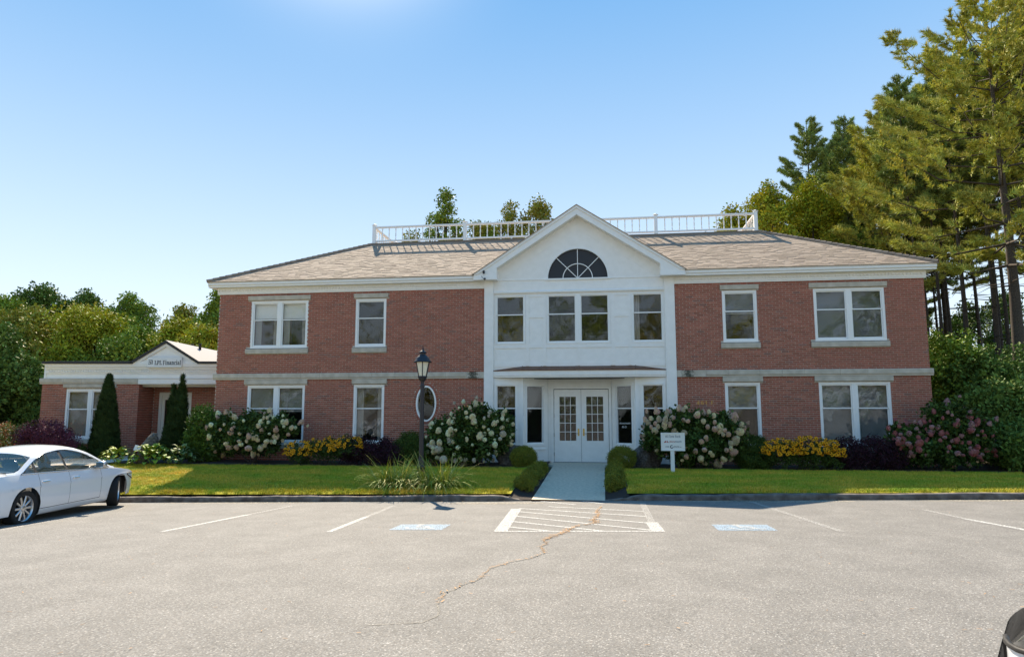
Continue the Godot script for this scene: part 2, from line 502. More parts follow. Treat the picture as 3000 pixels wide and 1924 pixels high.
# outer frame x0..x1, y0..y1 in a wall whose face is z = 0; cols sashes side by side; rail: height of the meeting rail
func sash_window(parent: Node, x0: float, x1: float, y0: float, y1: float, cols: int, rail: float, opt := {}) -> Node3D:
	var w := holder(parent, "window")
	var fz: float = opt.get("z", -0.015)
	var fw: float = opt.get("fw", 0.07)
	var fr := MB.new()
	fr.box(x0, y0, fz - 0.12, x0 + fw, y1, fz)
	fr.box(x1 - fw, y0, fz - 0.12, x1, y1, fz)
	fr.box(x0 + fw, y1 - fw, fz - 0.12, x1 - fw, y1, fz - 0.001)
	fr.box(x0 + fw, y0, fz - 0.12, x1 - fw, y0 + fw, fz - 0.001)
	if cols == 2:
		var xm := (x0 + x1) * 0.5
		fr.box(xm - 0.075, y0 + fw, fz - 0.12, xm + 0.075, y1 - fw, fz - 0.001)
		fr.box(xm - 0.005, y0 + fw, fz - 0.01, xm + 0.005, y1 - fw, fz + 0.006)
	part(w, "frame", fr, M.vinyl)
	var cells := [[x0 + fw, x1 - fw]]
	if cols == 2: cells = [[x0 + fw, (x0 + x1) * 0.5 - 0.075], [(x0 + x1) * 0.5 + 0.075, x1 - fw]]
	for c in cells:
		var sw := 0.035
		var sash := MB.new()
		var zu := fz - 0.030; var zl := fz - 0.055
		sash.box(c[0], rail, zu - 0.03, c[0] + sw, y1 - fw, zu); sash.box(c[1] - sw, rail, zu - 0.03, c[1], y1 - fw, zu)
		sash.box(c[0] + sw, y1 - fw - sw, zu - 0.03, c[1] - sw, y1 - fw, zu - 0.001)
		sash.box(c[0] + sw, rail - 0.015, zu - 0.03, c[1] - sw, rail + 0.02, zu - 0.001)
		sash.box(c[0], y0 + fw, zl - 0.03, c[0] + sw, rail, zl); sash.box(c[1] - sw, y0 + fw, zl - 0.03, c[1], rail, zl)
		sash.box(c[0] + sw, y0 + fw, zl - 0.03, c[1] - sw, y0 + fw + 0.045, zl - 0.001)
		part(w, "sash", sash, M.vinyl)
		add_pane(w, c[0] + sw, rail + 0.02, zu - 0.015, c[1] - c[0] - 2 * sw, y1 - fw - sw - rail - 0.02)
		add_pane(w, c[0] + sw, y0 + fw + 0.045, zl - 0.015, c[1] - c[0] - 2 * sw, rail - y0 - fw - 0.06)
		var down: float = opt.get("blind", 0.0)      # share of the opening that the blind covers
		if down > 0.0:
			var bl := MB.new()
			var yb := y1 - fw - (y1 - y0 - 2 * fw) * down
			var yy := y1 - fw - 0.02
			while yy > yb:
				bl.quad(Vector3(c[0] + 0.01, yy - 0.017, fz - 0.150), Vector3(c[1] - 0.01, yy - 0.017, fz - 0.150), Vector3(c[1] - 0.01, yy, fz - 0.170), Vector3(c[0] + 0.01, yy, fz - 0.170))
				yy -= 0.033
			bl.box(c[0] + 0.01, yb - 0.03, fz - 0.172, c[1] - 0.01, yb, fz - 0.148)
			part(w, "blind", bl, M.slat)
		if opt.has("shade"):
			var sh := MB.new()
			sh.box(c[0], rail + float(opt.shade), fz - 0.16, c[1], y1 - fw, fz - 0.155)
			part(w, "roller_shade", sh, M.cream)
		if opt.has("curtain"):
			for side in [0, 1]:
				if side == int(opt.curtain) or int(opt.curtain) == 2:
					var cu := MB.new()
					var rows := [[], []]
					for k in 25:
						var t := k / 24.0
						var px: float = lerpf(c[0], c[0] + 0.22, t) if side == 0 else lerpf(c[1] - 0.22, c[1], t)
						rows[0].append(Vector3(px, y0, fz - 0.22 + 0.025 * sin(t * 25.0)))
						rows[1].append(Vector3(px, y1 - fw, fz - 0.22 + 0.025 * sin(t * 25.0)))
					cu.grid(rows)
					part(w, "curtain", cu, M.curtain)
	return w

func stone_lintel(w: Node, x0: float, x1: float, y0: float, y1: float) -> void:
	var b := MB.new()
	b.cbox(Vector3((x0 + x1) * 0.5, (y0 + y1) * 0.5, -0.03), Vector3(x1 - x0, y1 - y0, 0.16), 0.012)
	part(w, "lintel", b, M.stone)

func stone_sill(w: Node, x0: float, x1: float, y0: float, y1: float) -> void:
	var b := MB.new()
	b.along(PackedVector2Array([Vector2(-0.12, y0), Vector2(0.045, y0), Vector2(0.06, y0 + 0.01), Vector2(0.06, y1 - 0.03), Vector2(0.05, y1 - 0.018), Vector2(-0.12, y1)]), x0, x1)
	part(w, "sill", b, M.stone)

func stained_stone(x0: float, x1: float, y0: float, y1: float, z1: float, at: float, width: float) -> MB:   # a band stone with the dark growth under the roof's valley
	var b := MB.new()
	var f := FastNoiseLite.new()
	f.seed = 31; f.frequency = 3.0
	var rows := []; var cols := []
	for a in 11:
		var r := []; var cc := []
		for c in 41:
			var x := lerpf(x0, x1, c / 40.0); var y := lerpf(y0, y1, a / 10.0)
			r.append(Vector3(x, y, z1))
			var s := clampf(1.25 - absf(x - at) / width + f.get_noise_2d(x * 4.0, y * 4.0) * 0.9, 0.0, 1.0)
			cc.append(Color(1, 1, 1).lerp(Color(0.16, 0.17, 0.15), s * s))
		rows.append(r); cols.append(cc)
	b.grid(rows, Color.WHITE, false, cols)
	b.box(x0, y0, -0.1, x1, y1, z1 - 0.002)
	return b

func band_course(parent: Node, x0: float, x1: float, y0: float, y1: float, stain = null) -> void:
	var x := x0
	var k := 0
	var lens := [0.92, 0.69, 0.95, 0.67, 0.67, 1.05, 0.80, 0.81, 0.82]
	while x < x1 - 0.01:
		var e: float = minf(x + lens[k % 9], x1)
		if x1 - e < 0.3: e = x1
		k += 1
		var b := MB.new()
		if stain != null and stain > x and stain < e:
			b = stained_stone(x + 0.003, e - 0.003, y0, y1, 0.075, stain, 0.22)
		else:
			b.along(PackedVector2Array([Vector2(-0.1, y0), Vector2(0.05, y0), Vector2(0.05, y0 + 0.05), Vector2(0.075, y0 + 0.065), Vector2(0.075, y1 - 0.02), Vector2(0.06, y1), Vector2(-0.1, y1 + 0.006)]), x + 0.003, e - 0.003)
		part(parent, "stone", b, M.stone)
		x = e

func dentils(parent: Node, x0: float, x1: float, y0: float, y1: float, z: float, pitch: float) -> void:
	var b := MB.new()
	var x := x0 + 0.02
	while x < x1 - 0.06:
		b.box(x, y0, z, x + pitch * 0.55, y1, z + 0.035, Color.WHITE, false)
		x += pitch
	var o := part(parent, "dentil_course", b, M.white)
	o.set_meta("kind", "stuff")

# ---------------------------------------------------------------- roof covering
func shingle_tone() -> Color:
	var b := rng.randf_range(0.93, 1.07)
	var k := rng.randf()
	if k < 0.12: return Color(0.35 * b, 0.255 * b, 0.185 * b)
	if k < 0.45: return Color(0.41 * b, 0.305 * b, 0.22 * b)
	return Color(0.455 * b, 0.34 * b, 0.25 * b)

# a slope that rises from a (low edge, left to right) to b (high edge); shingles overlap downwards. own: how many of those with the largest x near the eave become meshes of their own
func shingle_slope(parent: Node, a0: Vector3, a1: Vector3, b0: Vector3, b1: Vector3, own: int) -> void:
	var nrm := (a1 - a0).cross(b0 - a0).normalized()
	var up := (b0 - a0) - (a1 - a0).normalized() * (b0 - a0).dot((a1 - a0).normalized())
	var len_ := up.length()
	up /= len_
	var ax := (a1 - a0).normalized()
	var expo := 0.142
	var rows := int(ceil(len_ / expo))
	var list := []
	for r in rows:
		var t := r * expo / len_
		var t2 := minf((r + 1) * expo / len_, 1.0)
		var l0 := a0.lerp(b0, t); var r0 := a1.lerp(b1, t)
		var span := (r0 - l0).dot(ax)
		var x := -rng.randf_range(0.05, 0.3)
		while x < span:
			var w := rng.randf_range(0.13, 0.34)
			var xa := maxf(x, 0.0); var xb := minf(x + w, span)
			x += w
			if xb - xa < 0.03: continue
			var mid := l0 + ax * (xa + xb) * 0.5
			if absf(mid.x - 0.035) < (8.36 - mid.y) / 0.652: continue
			list.append([l0 + ax * xa, xb - xa, (t2 - t) * len_ + 0.02, 0.004 if rng.randf() < 0.4 else rng.randf_range(0.009, 0.015)])
	var basis := Basis(ax, nrm, -up)
	var shared := []
	for k in 8:
		var m := MB.new()
		var tone := shingle_tone()
		m.quad(Vector3(0.002, 0.012, 0), Vector3(0.298, 0.012, 0), Vector3(0.298, 0.002, -0.162), Vector3(0.002, 0.002, -0.162), tone)
		m.quad(Vector3(0.002, -0.004, 0), Vector3(0.298, -0.004, 0), Vector3(0.298, 0.012, 0), Vector3(0.002, 0.012, 0), tone)
		shared.append(m.mesh())
	var rest := MB.new()
	var left := own
	for k in list.size():
		var q = list[k]
		var near: bool = q[0].x > a1.x - 6.2 and q[0].y < a0.y + 0.9 and q[1] > 0.2 and q[3] > 0.006
		if left > 0 and near:
			var bs := Basis(ax * (q[1] / 0.3), nrm, -up)
			put(parent, "shingle", shared[rng.randi() % 8], M.shingle, Transform3D(bs, q[0]))
			left -= 1
			continue
		var tone := shingle_tone()
		var p: Vector3 = q[0] + ax * 0.002
		var e: Vector3 = q[0] + ax * (q[1] - 0.002)
		rest.quad(p + nrm * q[3], e + nrm * q[3], e + up * q[2] + nrm * 0.002, p + up * q[2] + nrm * 0.002, tone)
		rest.quad(p - nrm * 0.004, e - nrm * 0.004, e + nrm * q[3], p + nrm * q[3], tone)
	var o := part(parent, "shingles", rest, M.shingle)
	o.set_meta("kind", "stuff")

# ---------------------------------------------------------------- main building
func text_part(parent: Node, called: String, words: String, size: float, m: Material, at: Vector3, font := "Droid Serif", deep := 0.006, width := 0.0) -> MeshInstance3D:
	var t := TextMesh.new()
	var f := SystemFont.new()
	f.font_names = PackedStringArray([font])
	f.font_weight = 700 if words == "LPL Financial" else 400
	t.font = f
	t.text = words
	t.font_size = 48
	t.pixel_size = size / 48.0
	t.depth = deep
	t.curve_step = 2.0
	var o := put(parent, called, t, m)
	o.position = at
	if width > 0.0:
		var a := t.get_aabb()
		if a.size.x > 0.001: o.scale.x = width / a.size.x
	return o

func upper_portico(bld: Node) -> void:
	var p := holder(bld, "portico")
	var holes := [[-2.72, -1.71, 3.86, 5.50], [-1.00, 1.07, 3.86, 5.50], [1.77, 2.79, 3.86, 5.50]]
	var w := MB.new()
	wall_block(w, -2.80, 2.84, 2.98, 6.00, -0.16, 0.0, holes)
	part(p, "panel_wall", w, M.white)
	# battens that frame the recessed panels
	var t := MB.new()
	for x in [[-2.80, -2.74], [-1.69, -1.58], [-1.13, -1.02], [1.09, 1.22], [1.65, 1.75], [2.79, 2.84]]:
		t.box(x[0], 3.15, 0.001, x[1], 5.54, 0.020)
	for x in [[-1.58, -1.13], [1.22, 1.65]]:
		t.box(x[0], 5.42, 0.001, x[1], 5.54, 0.019); t.box(x[0], 4.72, 0.001, x[1], 4.84, 0.019); t.box(x[0], 3.72, 0.001, x[1], 3.83, 0.019)
	for x in [[-2.74, -1.69], [-1.02, 0.0], [0.08, 1.09], [1.75, 2.79]]:
		t.box(x[0], 3.72, 0.001, x[1], 3.83, 0.0195)
	t.box(0.0, 3.15, 0.001, 0.08, 3.83, 0.021)
	for x in [[-2.74, -1.69], [-1.58, -1.13], [-1.02, 0.0], [0.08, 1.09], [1.22, 1.65], [1.75, 2.79]]:
		t.box(x[0], 3.10, 0.001, x[1], 3.24, 0.0195)
	part(p, "batten", t, M.white)
	var belt := MB.new()
	belt.along(PackedVector2Array([Vector2(0.001, 5.54), Vector2(0.05, 5.54), Vector2(0.07, 5.575), Vector2(0.07, 5.60), Vector2(0.025, 5.64), Vector2(0.001, 5.64)]), -2.77, 2.82)
	belt.box(-2.77, 5.99, 0.001, 2.82, 6.012, 0.022)
	part(p, "belt_moulding", belt, M.white)
	for x in [[-3.08, -2.772], [2.822, 3.14]]:
		var pl := MB.new()
		pl.box(x[0], -0.12, -0.1, x[1], 5.985, 0.085)
		pl.box(x[0] - 0.02, -0.12, -0.1, x[1] + 0.02, 0.22, 0.105)
		pl.box(x[0] + 0.05, 0.30, 0.0, x[1] - 0.05, 5.7, 0.094)
		part(p, "pilaster", pl, M.white)
	sash_window(p, -2.72, -1.71, 3.86, 5.50, 1, 4.835, {"fw": 0.04, "z": 0.022})
	sash_window(p, -1.00, 1.07, 3.86, 5.50, 2, 4.835, {"fw": 0.04, "z": 0.022})
	sash_window(p, 1.77, 2.79, 3.86, 5.50, 1, 4.835, {"fw": 0.04, "z": 0.022, "curtain": 0})
	# tympanum, in two halves round the half-round window
	var cx := 0.035; var cy := 6.03; var rr := 1.02
	var g := MB.new()
	for s in [-1.0, 1.0]:
		var poly := PackedVector2Array()
		poly.append(Vector2(cx + s * 3.10, 6.003)); poly.append(Vector2(cx + s * rr, 6.003))
		for k in 17:
			var an := PI * 0.5 * k / 16.0
			poly.append(Vector2(cx + s * rr * cos(an), cy + rr * sin(an)))
		poly.append(Vector2(cx, 8.20)); poly.append(Vector2(cx + s * 3.10, 6.18))
		g.prism(poly, -0.12, 0.0)
	part(p, "tympanum", g, M.white)
	var tr := MB.new()
	for s in [-1.0, 1.0]:
		var a := Vector2(cx + s * 2.55, 6.05); var b := Vector2(cx, 7.70)
		tr.prism(PackedVector2Array([a, b, b + Vector2(0, 0.02), a + Vector2(0, 0.02)]), 0.001, 0.008)
	part(p, "rake_bead", tr, M.white)
	var fan := holder(p, "half_round_window")
	var fr := MB.new()
	for k in 24:
		var a0 := PI * k / 24.0; var a1 := PI * (k + 1) / 24.0
		var q := PackedVector2Array([Vector2(cos(a0), sin(a0)) * 0.985, Vector2(cos(a0), sin(a0)) * 1.035, Vector2(cos(a1), sin(a1)) * 1.035, Vector2(cos(a1), sin(a1)) * 0.985])
		for j in 4: q[j] += Vector2(cx, cy)
		fr.prism(q, -0.1, 0.02)
	fr.box(cx - 1.10, cy - 0.055, -0.1, cx + 1.10, cy - 0.002, 0.045)
	part(fan, "frame", fr, M.vinyl)
	for an in [PI * 0.25, PI * 0.5, PI * 0.75]:
		var d := Vector2(cos(an), sin(an)); var e := Vector2(-d.y, d.x) * 0.011
		var mu := MB.new()
		mu.prism(PackedVector2Array([Vector2(cx, cy) + e, Vector2(cx, cy) - e, Vector2(cx, cy) + d * 0.985 - e, Vector2(cx, cy) + d * 0.985 + e]), -0.055, -0.028 + 0.001 * an)
		part(fan, "muntin", mu, M.vinyl)
	var arc := MB.new()
	for k in 16:
		var a0 := PI * k / 16.0; var a1 := PI * (k + 1) / 16.0
		var q := PackedVector2Array([Vector2(cos(a0), sin(a0)) * 0.475, Vector2(cos(a0), sin(a0)) * 0.50, Vector2(cos(a1), sin(a1)) * 0.50, Vector2(cos(a1), sin(a1)) * 0.475])
		for j in 4: q[j] += Vector2(cx, cy)
		arc.prism(q, -0.055, -0.022)
	part(fan, "muntin", arc, M.vinyl)
	for k in 4:
		var pa := MB.new()
		var a0 := PI * k / 4.0
		for j in 8:
			var u0 := a0 + PI / 32.0 * j; var u1 := a0 + PI / 32.0 * (j + 1)
			pa.tri(Vector3(cx, cy, -0.06), Vector3(cx + cos(u0) * 0.985, cy + sin(u0) * 0.985, -0.06), Vector3(cx + cos(u1) * 0.985, cy + sin(u1) * 0.985, -0.06))
		part(fan, "pane", pa, M.screen)
	var bk := MB.new()
	bk.prism(PackedVector2Array([Vector2(cx - 1.03, cy - 0.02), Vector2(cx + 1.03, cy - 0.02), Vector2(cx + 1.03, cy + 1.03), Vector2(cx - 1.03, cy + 1.03)]), -0.14, -0.125)
	part(fan, "backing", bk, M.dark)
	# raking fascia with boxed returns
	for s in [-1.0, 1.0]:
		var k := MB.new()
		k.prism(PackedVector2Array([Vector2(cx + s * 3.43, 6.155), Vector2(cx, 8.39), Vector2(cx, 8.09), Vector2(cx + s * 2.66, 6.37), Vector2(cx + s * 2.66, 5.99), Vector2(cx + s * 3.43, 5.99)]), -0.10, 0.35)
		k.prism(PackedVector2Array([Vector2(cx + s * 3.45, 6.165), Vector2(cx, 8.405), Vector2(cx, 8.31), Vector2(cx + s * 3.31, 6.155)]), 0.351, 0.385)
		k.box(minf(cx + s * 3.43, cx + s * 2.66) - 0.01, 5.975, 0.0, maxf(cx + s * 3.43, cx + s * 2.66) + 0.01, 6.08, 0.375)
		part(p, "rake_fascia", k, M.white)
	for s in [-1.0, 1.0]:
		var k := MB.new()
		var lo := Vector3(cx + s * 3.50, 6.145, 0.41); var hi := Vector3(cx, 8.425, 0.41)
		var lo2 := Vector3(lo.x, lo.y, -0.4); var hi2 := Vector3(hi.x, hi.y, -4.3)
		var dn := Vector3(0, -0.03, 0)
		if s < 0:
			k.quad(lo, hi, hi2, lo2, Color(0.45, 0.34, 0.245)); k.quad(lo + dn, hi + dn, hi, lo, Color(0.45, 0.34, 0.245))
		else:
			k.quad(hi, lo, lo2, hi2, Color(0.45, 0.34, 0.245)); k.quad(hi + dn, lo + dn, lo, hi, Color(0.45, 0.34, 0.245))
		part(p, "gable_roof", k, M.shingle)

func entrance(bld: Node) -> void:
	var p := holder(bld, "entrance")
	var top := 2.74
	# flat flanks, splayed sides and the wall with the doors
	var runs := [[Vector2(-2.79, 0.0), Vector2(-1.84, 0.0), [[0.12, 0.76]]], [Vector2(-1.84, 0.0), Vector2(-1.02, -0.62), [[0.20, 0.84]]], [Vector2(1.08, -0.62), Vector2(1.88, 0.0), [[0.18, 0.80]]], [Vector2(1.88, 0.0), Vector2(2.83, 0.0), [[0.19, 0.83]]]]
	for k in runs.size():
		var a: Vector2 = runs[k][0]; var b: Vector2 = runs[k][1]
		var d := b - a
		var len_ := d.length()
		var node := holder(p, "side_panel")
		node.position = Vector3(a.x, 0, a.y)
		node.rotation.y = -atan2(d.y, d.x)
		var wl := MB.new()
		var hx = runs[k][2][0]
		var e: float = 0.0 if k == 0 or k == 3 else 0.012
		wall_block(wl, e, len_ - e, -0.10, top, -0.12, 0.0, [[hx[0], hx[1], 0.60, 2.50]])
		wl.box(hx[0] - 0.08, 0.40, 0.001, hx[1] + 0.08, 0.44, 0.035)
		for q in [[hx[0] - 0.07, hx[0], 0.53, 2.57], [hx[1], hx[1] + 0.07, 0.53, 2.57]]:
			wl.box(q[0], q[2], 0.001, q[1], q[3], 0.022)
		wl.box(hx[0], 2.50, 0.001, hx[1], 2.57, 0.0215); wl.box(hx[0], 0.53, 0.001, hx[1], 0.60, 0.0215)
		put(node, "panel", wl.mesh(), M.white)
		var fr := MB.new()
		fr.box(hx[0], 0.60, -0.07, hx[0] + 0.025, 2.50, -0.02); fr.box(hx[1] - 0.025, 0.60, -0.07, hx[1], 2.50, -0.02)
		fr.box(hx[0] + 0.025, 2.47, -0.07, hx[1] - 0.025, 2.50, -0.021); fr.box(hx[0] + 0.025, 0.60, -0.07, hx[1] - 0.025, 0.64, -0.021)
		fr.box(hx[0] + 0.025, 1.735, -0.07, hx[1] - 0.025, 1.77, -0.021)
		put(node, "frame", fr.mesh(), M.vinyl)
		add_pane(node, hx[0] + 0.025, 1.77, -0.045, hx[1] - hx[0] - 0.05, 0.70)
		add_pane(node, hx[0] + 0.025, 0.64, -0.050, hx[1] - hx[0] - 0.05, 1.095)
		if k == 2:
			text_part(node, "lettering", "MaineHealth", 0.075, M.sign_white, Vector3(0.49, 1.27, -0.042), "Droid Sans", 0.002)
			text_part(node, "lettering", "46-D", 0.09, M.sign_white, Vector3(0.46, 1.15, -0.042), "Droid Sans", 0.002)
	for x in [-1.84, 1.88]:
		var post := MB.new()
		post.box(x - 0.055, -0.10, -0.09, x + 0.055, top, 0.03)
		part(p, "corner_post", post, M.white)
	var dw := MB.new()
	wall_block(dw, -1.03, 1.09, -0.06, top, -0.80, -0.66, [[-0.84, 0.99, -0.06, 2.40]])
	dw.box(-0.92, -0.03, -0.66, -0.841, 2.48, -0.625); dw.box(0.991, -0.03, -0.66, 1.07, 2.48, -0.625); dw.box(-0.841, 2.401, -0.66, 0.991, 2.48, -0.626)
	part(p, "door_wall", dw, M.white)
	var sill := MB.new()
	sill.box(-0.86, -0.05, -0.74, 1.01, -0.008, -0.56)
	part(p, "threshold", sill, M.steel)
	for s in 2:
		var x0: float = [-0.825, 0.078][s]; var x1: float = [0.068, 0.975][s]
		var g0: float = [-0.645, 0.247][s]; var g1: float = [-0.098, 0.802][s]
		var door := holder(p, "door")
		var leaf := MB.new()
		wall_block(leaf, x0, x1, 0.0, 2.378, -0.71, -0.665, [[g0, g1, 0.69, 2.14]])
		part(door, "leaf", leaf, M.white)
		var mu := MB.new()
		for k in 2:
			var x := lerpf(g0, g1, (k + 1) / 3.0)
			mu.box(x - 0.008, 0.69, -0.695, x + 0.008, 2.14, -0.668)
		for k in 4:
			var y := lerpf(0.69, 2.14, (k + 1) / 5.0)
			mu.box(g0, y - 0.008, -0.694, g1, y + 0.008, -0.669)
		part(door, "muntin", mu, M.vinyl)
		for cx in 3:
			for cy in 5:
				add_pane(door, lerpf(g0, g1, cx / 3.0), lerpf(0.69, 2.14, cy / 5.0), -0.688, (g1 - g0) / 3.0, 0.29)
		var hx: float = [-0.018, 0.153][s]
		var pl := MB.new()
		pl.cbox(Vector3(hx, 0.97, -0.658), Vector3(0.055, 0.235, 0.012), 0.003)
		var h := part(door, "handle_plate", pl, M.brass)
		var lv := MB.new()
		var dx: float = [-0.13, 0.13][s]
		lv.tube([Vector3(hx, 0.93, -0.655), Vector3(hx, 0.93, -0.61), Vector3(hx + dx * 0.3, 0.93, -0.60), Vector3(hx + dx, 0.925, -0.60)], [0.011, 0.011, 0.010, 0.009], 6)
		part(h, "lever", lv, M.steel)
		for y in [0.25, 0.88, 1.51, 2.14]:
			var hg := MB.new()
			var hxx: float = [-0.832, 0.982][s]
			hg.box(hxx - 0.014, y - 0.06, -0.665, hxx + 0.014, y + 0.06, -0.648)
			part(door, "hinge", hg, M.steel)
	# canopy with a low copper roof
	var c := holder(p, "canopy")
	var e0 := Vector3(-2.775, 0, 0.02); var e1 := Vector3(-1.80, 0, 0.29); var e2 := Vector3(1.86, 0, 0.29); var e3 := Vector3(2.825, 0, 0.02)
	var rim := [e0, e1, e2, e3]
	var so := MB.new()
	so.prism(PackedVector2Array([Vector2(-2.77, 0.0), Vector2(-1.80, -0.285), Vector2(1.86, -0.285), Vector2(2.82, 0.0), Vector2(2.82, 0.85), Vector2(-2.77, 0.85)]), -2.765, -2.745)
	so.move(0, Transform3D(Basis(Vector3(1, 0, 0), Vector3(0, 0, -1), Vector3(0, -1, 0)), Vector3.ZERO))
	so.flip_from(0)
	var fb := MB.new()
	for k in 3:
		var a: Vector3 = rim[k]; var b: Vector3 = rim[k + 1]
		var o := Vector3(0, 0, 0.022)
		fb.quad(Vector3(a.x, 2.755, a.z), Vector3(b.x, 2.755, b.z), Vector3(b.x, 2.81, b.z), Vector3(a.x, 2.81, a.z))
		fb.quad(Vector3(a.x, 2.81, a.z) + o, Vector3(b.x, 2.81, b.z) + o, Vector3(b.x, 2.965, b.z) + o, Vector3(a.x, 2.965, a.z) + o)
		fb.quad(Vector3(a.x, 2.81, a.z), Vector3(b.x, 2.81, b.z), Vector3(b.x, 2.81, b.z) + o, Vector3(a.x, 2.81, a.z) + o)
	part(c, "fascia", fb, M.white)
	part(c, "soffit", so, M.white)
	var ro := MB.new()
	var t0 := Vector3(-1.80, 3.125, 0.005); var t1 := Vector3(1.86, 3.125, 0.005)
	var y := 2.992
	var r := []
	for q in rim: r.append(Vector3(q.x, y, q.z + (0.05 if absf(q.x) < 2.0 else 0.03)))
	ro.tri(r[0], r[1], t0); ro.quad(r[1], r[2], t1, t0); ro.tri(r[2], r[3], t1)
	for k in 3:
		ro.quad(r[k] - Vector3(0, 0.03, 0), r[k + 1] - Vector3(0, 0.03, 0), r[k + 1], r[k])
	part(c, "copper_roof", ro, M.copper)
	for x in [-1.80, -1.18, -0.05, 1.08, 1.86]:
		var se := MB.new()
		se.tube([Vector3(x, 3.13, 0.012), Vector3(x, 3.0, 0.33)], [0.012, 0.012], 5)
		part(c, "seam", se, M.copper)

func railing(bld: Node) -> void:
	var r := holder(bld, "roof_railing")
	var xs := [-8.40, -4.61, -0.83, 2.94, 6.68]
	var zb := -9.9
	var bal := MB.new()
	bal.lathe([Vector2(0.024, 0.0), Vector2(0.024, 0.10), Vector2(0.013, 0.125), Vector2(0.020, 0.19), Vector2(0.026, 0.25), Vector2(0.018, 0.34), Vector2(0.012, 0.385), Vector2(0.024, 0.41), Vector2(0.024, 0.53)], 7)
	var bm := bal.mesh()
	var post := MB.new()
	post.box(-0.065, -0.06, -0.065, 0.065, 0.80, 0.065)
	post.lathe([Vector2(0.115, 0.80), Vector2(0.115, 0.825), Vector2(0.0, 0.87)], 4, Vector3.ZERO, Color.WHITE, true)
	var pm := post.mesh()
	var sides := []
	for k in xs.size() - 1:
		sides.append([Vector3(xs[k], DECK_Y, DECK_Z), Vector3(xs[k + 1], DECK_Y, DECK_Z)])
		sides.append([Vector3(xs[k], DECK_Y, zb), Vector3(xs[k + 1], DECK_Y, zb)])
	for x in [xs[0], xs[4]]:
		sides.append([Vector3(x, DECK_Y, DECK_Z), Vector3(x, DECK_Y, -6.98)])
		sides.append([Vector3(x, DECK_Y, -6.98), Vector3(x, DECK_Y, zb)])
		put(r, "post", pm, M.vinyl, Transform3D(Basis.IDENTITY, Vector3(x, DECK_Y, -6.98)))
	for x in xs:
		for z in [DECK_Z, zb]:
			put(r, "post", pm, M.vinyl, Transform3D(Basis.IDENTITY, Vector3(x, DECK_Y, z)))
	for s in sides:
		var a: Vector3 = s[0]; var b: Vector3 = s[1]
		var d := (b - a).normalized()
		a += d * 0.066; b -= d * 0.066
		var ra := MB.new()
		var len_ := (b - a).length()
		ra.box(0, 0.695, -0.045, len_, 0.745, 0.045); ra.box(0, 0.665, -0.025, len_, 0.695, 0.025)
		ra.box(0, 0.10, -0.03, len_, 0.165, 0.03)
		ra.box(len_ * 0.5 - 0.03, -0.05, -0.025, len_ * 0.5 + 0.03, 0.10, 0.025)
		put(r, "rail", ra.mesh(), M.vinyl, Transform3D(Basis(d, Vector3.UP, d.cross(Vector3.UP)), a))
		var cnt := int(round(len_ / 0.28))
		for k in range(1, cnt):
			put(r, "baluster", bm, M.vinyl, Transform3D(Basis.IDENTITY, a + d * (len_ * k / cnt) + Vector3(0, 0.15, 0)))

